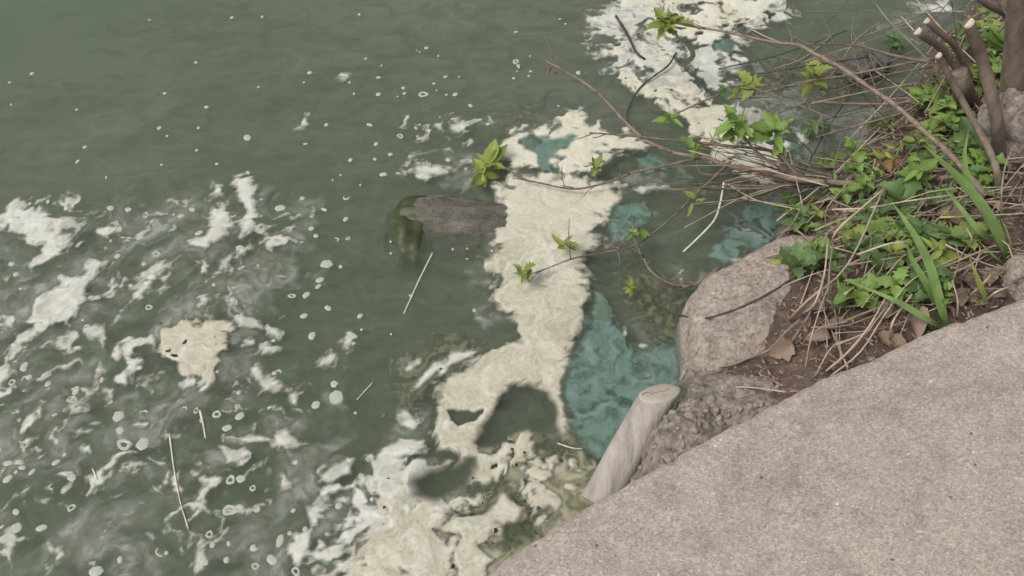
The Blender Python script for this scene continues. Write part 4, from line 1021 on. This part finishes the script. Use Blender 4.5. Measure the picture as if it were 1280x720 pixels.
# ---- dead stalks, leaves and litter
def stalk(pts, r, label, group):
    P = [(at(*p) if len(p) == 3 else hit(p[0], p[1], .012)) for p in pts]
    V, F = tube([p-P[0] for p in P], r, r*.6, 5, 4, .15, int(pts[0][0]*3+pts[0][1]))
    label = ('long ' if (P[0]-P[-1]).length > .2 else 'short ') + ('thick' if r > .0026 else 'thin') + ' straw-coloured dead stalk lying ' + anchor(*pts[len(pts)//2][:2])
    tag(link('dead_stalk', mesh('dead_stalk', V, F), M['straw'], None, P[0]), label, 'dead stalk', group)
GL = ('dry straw-coloured stalk lying in the tangle on the bank', 'dead stalks tangled on the bank')
TR = [[(879,464),(908,462),(938,451),(962,437,.22),(981,416,.26),(1000,399,.28)], [(1032,394),(1036,360,.33),(1037,335,.35),(1042,300,.36)], [(1000,399),(1018,380,.3),(1030,345,.33),(1035,300,.35)],
      [(1036,475),(1075,440,.30),(1105,395,.33),(1140,350,.36),(1200,320,.37)], [(1030,470),(1060,440,.29),(1085,410,.31),(1107,372,.34)], [(1048,455),(1080,420,.3),(1110,380,.33)],
      [(1110,430),(1115,405,.33),(1125,388,.34),(1140,368,.35)], [(1004,468),(1012,430,.29),(1022,395,.32),(1035,360,.34)], [(985,405),(1010,375,.28),(1060,330,.33),(1105,235,.36)],
      [(1038,318),(1045,290,.3),(1075,262,.33),(1105,236,.34)], [(1034,300),(1032,265,.27),(1050,240,.3),(1065,222,.31)], [(1040,262,.25),(1085,260,.27),(1130,252,.3),(1188,244,.33)],
      [(1072,318,.34),(1110,305,.36),(1135,302,.36)], [(1180,275),(1195,250,.37),(1210,225,.39)], [(1249,280),(1252,240,.37),(1256,210,.38),(1265,188,.39)], [(1205,320),(1215,300,.37),(1208,285,.38)],
      [(870,489),(905,485,.17),(935,484,.2),(983,490,.25)], [(1000,440),(1010,420,.29),(1030,408,.3),(1060,402,.31)], [(1165,345),(1200,325,.36),(1235,310,.36)], [(1170,355),(1205,335,.36),(1235,318,.37)],
      [(1015,480),(1035,440,.29),(1050,425,.3)], [(992,285,.2),(1010,300,.24),(1020,325,.27)], [(950,318,.08),(970,300,.11),(990,280,.15),(1000,262,.18)], [(910,230,.13),(940,248,.12),(965,255,.13),(1000,262,.17)], [(1126,20,.28),(1150,45,.33),(1193,75,.38)],
      [(1095,5,.12),(1110,25,.15),(1135,50,.22),(1170,85,.29)], [(1060,330),(1080,300,.33),(1100,285,.34)], [(1260,360),(1275,345,.36),(1285,320,.38)], [(1230,380),(1245,365,.35),(1262,358,.35)], [(1193,405),(1197,375,.35),(1190,350,.37)]]
for t in TR: stalk(t, rng.uniform(.0018, .0034), *GL)
for k in range(235):
    while True:
        px, py = rng.uniform(950, 1300), rng.uniform(20, 470)
        p = hit(px, py)
        if px < 1020 and 310 < py < 475: continue
        if p.z > .02 and slab_d(np.array([p.x]), np.array([p.y]))[0] < -.02: break
    a = rng.gauss(.5, .55); l = rng.uniform(.07, .34); d = Vector((math.cos(a), math.sin(a), 0))
    q = [p - d*l*.5, p + Vector((rng.uniform(-.02,.02), rng.uniform(-.02,.02), 0)), p + d*l*.5]
    bad = any(slab_d(np.array([s_.x]), np.array([s_.y]))[0] > -.005 for s_ in q)
    if bad: continue
    q = [Vector((s_.x, s_.y, max(gh(s_.x, s_.y), .0) + rng.uniform(.006, .07))) for s_ in q]
    rad_ = rng.uniform(.0012,.0030); st_ = rng.random() < .6
    V, F = tube([s_-p for s_ in q], rad_, .0009, 5, 4, .15, k)
    tag(link('dead_stalk', mesh('dead_stalk', V, F), M['straw'] if st_ else M['twig'], None, p), ('long ' if l > .2 else 'short ')+('thick' if rad_ > .0021 else 'thin')+(' straw-coloured' if st_ else ' brown')+' dead stalk lying '+anchor(px, py), 'dead stalk', GL[1])
for k in range(80):
    px, py = rng.uniform(975, 1200), rng.uniform(5, 300)
    if py > 215 and px > 1100: continue
    py = min(py, 300); z0 = rng.uniform(.03, .22) + max(0, (px-1100)*.001)
    a = rng.gauss(.2, .7); l = rng.uniform(30, 95); rad_ = rng.uniform(.0012, .0028)
    P = [at(px-l*math.cos(a), py+l*math.sin(a), max(.004, z0-.05)), at(px+rng.uniform(-8,8), py+rng.uniform(-8,8), z0), at(px+l*math.cos(a), py-l*math.sin(a), z0+rng.uniform(-.02,.07))]
    V, F = tube([q-P[0] for q in P], rad_, rad_*.6, 5, 5, .15, k)
    tag(link('dry_twig', mesh('dry_twig', V, F), M[rng.choice(['straw','twig','twig','darktwig'])], None, P[0]), ('long ' if l > 60 else 'short ')+('thick' if rad_ > .002 else 'thin')+' bare twig tangled over water '+anchor(px, py), 'twig', 'bare twigs tangled over the shallow water')
for k in range(34):                                        # fine twigs fanning out from the foot of the level branch
    x0, y0 = rng.uniform(960, 1060), rng.uniform(205, 236); a = math.radians(rng.uniform(158, 196)); l = rng.uniform(60, 190); z0 = rng.uniform(.12, .2)
    P = [at(x0, y0, z0), at(x0+l*.5*math.cos(a)+rng.uniform(-6,6), y0-l*.5*math.sin(a)+rng.uniform(-8,8), z0-rng.uniform(-.01,.05)), at(x0+l*math.cos(a), y0-l*math.sin(a)+rng.uniform(-14,14), max(.01, z0-rng.uniform(-.02,.12)))]
    rad_ = rng.uniform(.0012, .0026); mk = rng.choice(['straw','twig','twig'])
    V, F = tube([q-P[0] for q in P], rad_, rad_*.5, 5, 6, .15, k)
    tag(link('dry_twig', mesh('dry_twig', V, F), M[mk], None, P[0]), ('long ' if l > 120 else 'short ')+('tan' if mk == 'straw' else 'brown')+' fine twig fanning out over the scum from the level branch', 'twig', 'fine twigs fanning over the scum')
DL = copies([leaf_mesh('dead_leaf', s, l, f, w) for s, l, f, w in ((31,0,.5,.6),(32,2,.6,.7),(33,0,.7,.5),(34,3,.4,.8))], M['deadleaf'])
def dead_leaf(px, py, size, label, group, lift=.01):
    p = hit(px, py, lift); o = link('dead_leaf', rng.choice(DL), None, None, p)
    o.scale = (size,)*3; o.rotation_euler = (rng.uniform(-.6,.6), rng.uniform(-.5,.3), rng.uniform(0,6.28)); tag(o, label, 'dead leaf', group)
dead_leaf(1135, 400, .085, 'large curled brown dead leaf against the path beside the tall grass', 'dead leaves on the bank', .03)
dead_leaf(1200, 292, .075, 'pale folded dead leaf under the wide grass blades', 'dead leaves on the bank', .03)
DLL = ('dry brown dead leaf lying on the dark soil of the bank', 'dead leaves on the bank')
n_dl = 0
while n_dl < 90:
    px, py = rng.uniform(985, 1295), rng.uniform(120, 480); p = hit(px, py)
    if p.z < .1 or slab_d(np.array([p.x]), np.array([p.y]))[0] > -.03: continue
    if px < 1150 and rng.random() < .5: continue
    dead_leaf(px, py, (sz := rng.uniform(.025, .06)), ('large' if sz > .043 else 'small')+' dry brown dead leaf lying '+anchor(px, py), DLL[1]); n_dl += 1
# crumbs: chips of bark, leaf bits and pebbles too many to count
V = []; F = []
rn = np.random.default_rng(5); n = 16000
cx = rn.uniform(.3, 2.3, n); cy = rn.uniform(1.0, 3.3, n)
ok = (slab_d(cx, cy) < -.004) & (ground_h(cx, cy) > .015); cx, cy = cx[ok], cy[ok]; cz = ground_h(cx, cy)
for x, y, z in zip(cx, cy, cz):
    l, w_, hh = rng.uniform(.004,.022), rng.uniform(.002,.007), rng.uniform(.001,.005); a = rng.uniform(0,6.28); tl = rng.uniform(-.5,.5)
    ca, sa = math.cos(a), math.sin(a); b = len(V)
    for (u, v_, k) in ((-1,-.7,0),(1,-.4,0),(.8,.6,0),(-.7,1,0),(-.5,-.3,1),(.6,.2,1)):
        V.append((x + (u*l*ca - v_*w_*sa)*.5, y + (u*l*sa + v_*w_*ca)*.5, z + .002 + u*l*.5*tl + k*hh))
    F += [(b,b+1,b+5,b+4), (b+1,b+2,b+5), (b+2,b+3,b+4,b+5), (b+3,b,b+4)]
lit = link('soil_litter', mesh('soil_litter', V, F, False), M['deadleaf'])
tag(lit, 'crumbs of bark and dry leaf covering the soil of the bank', 'litter', None, 'stuff')
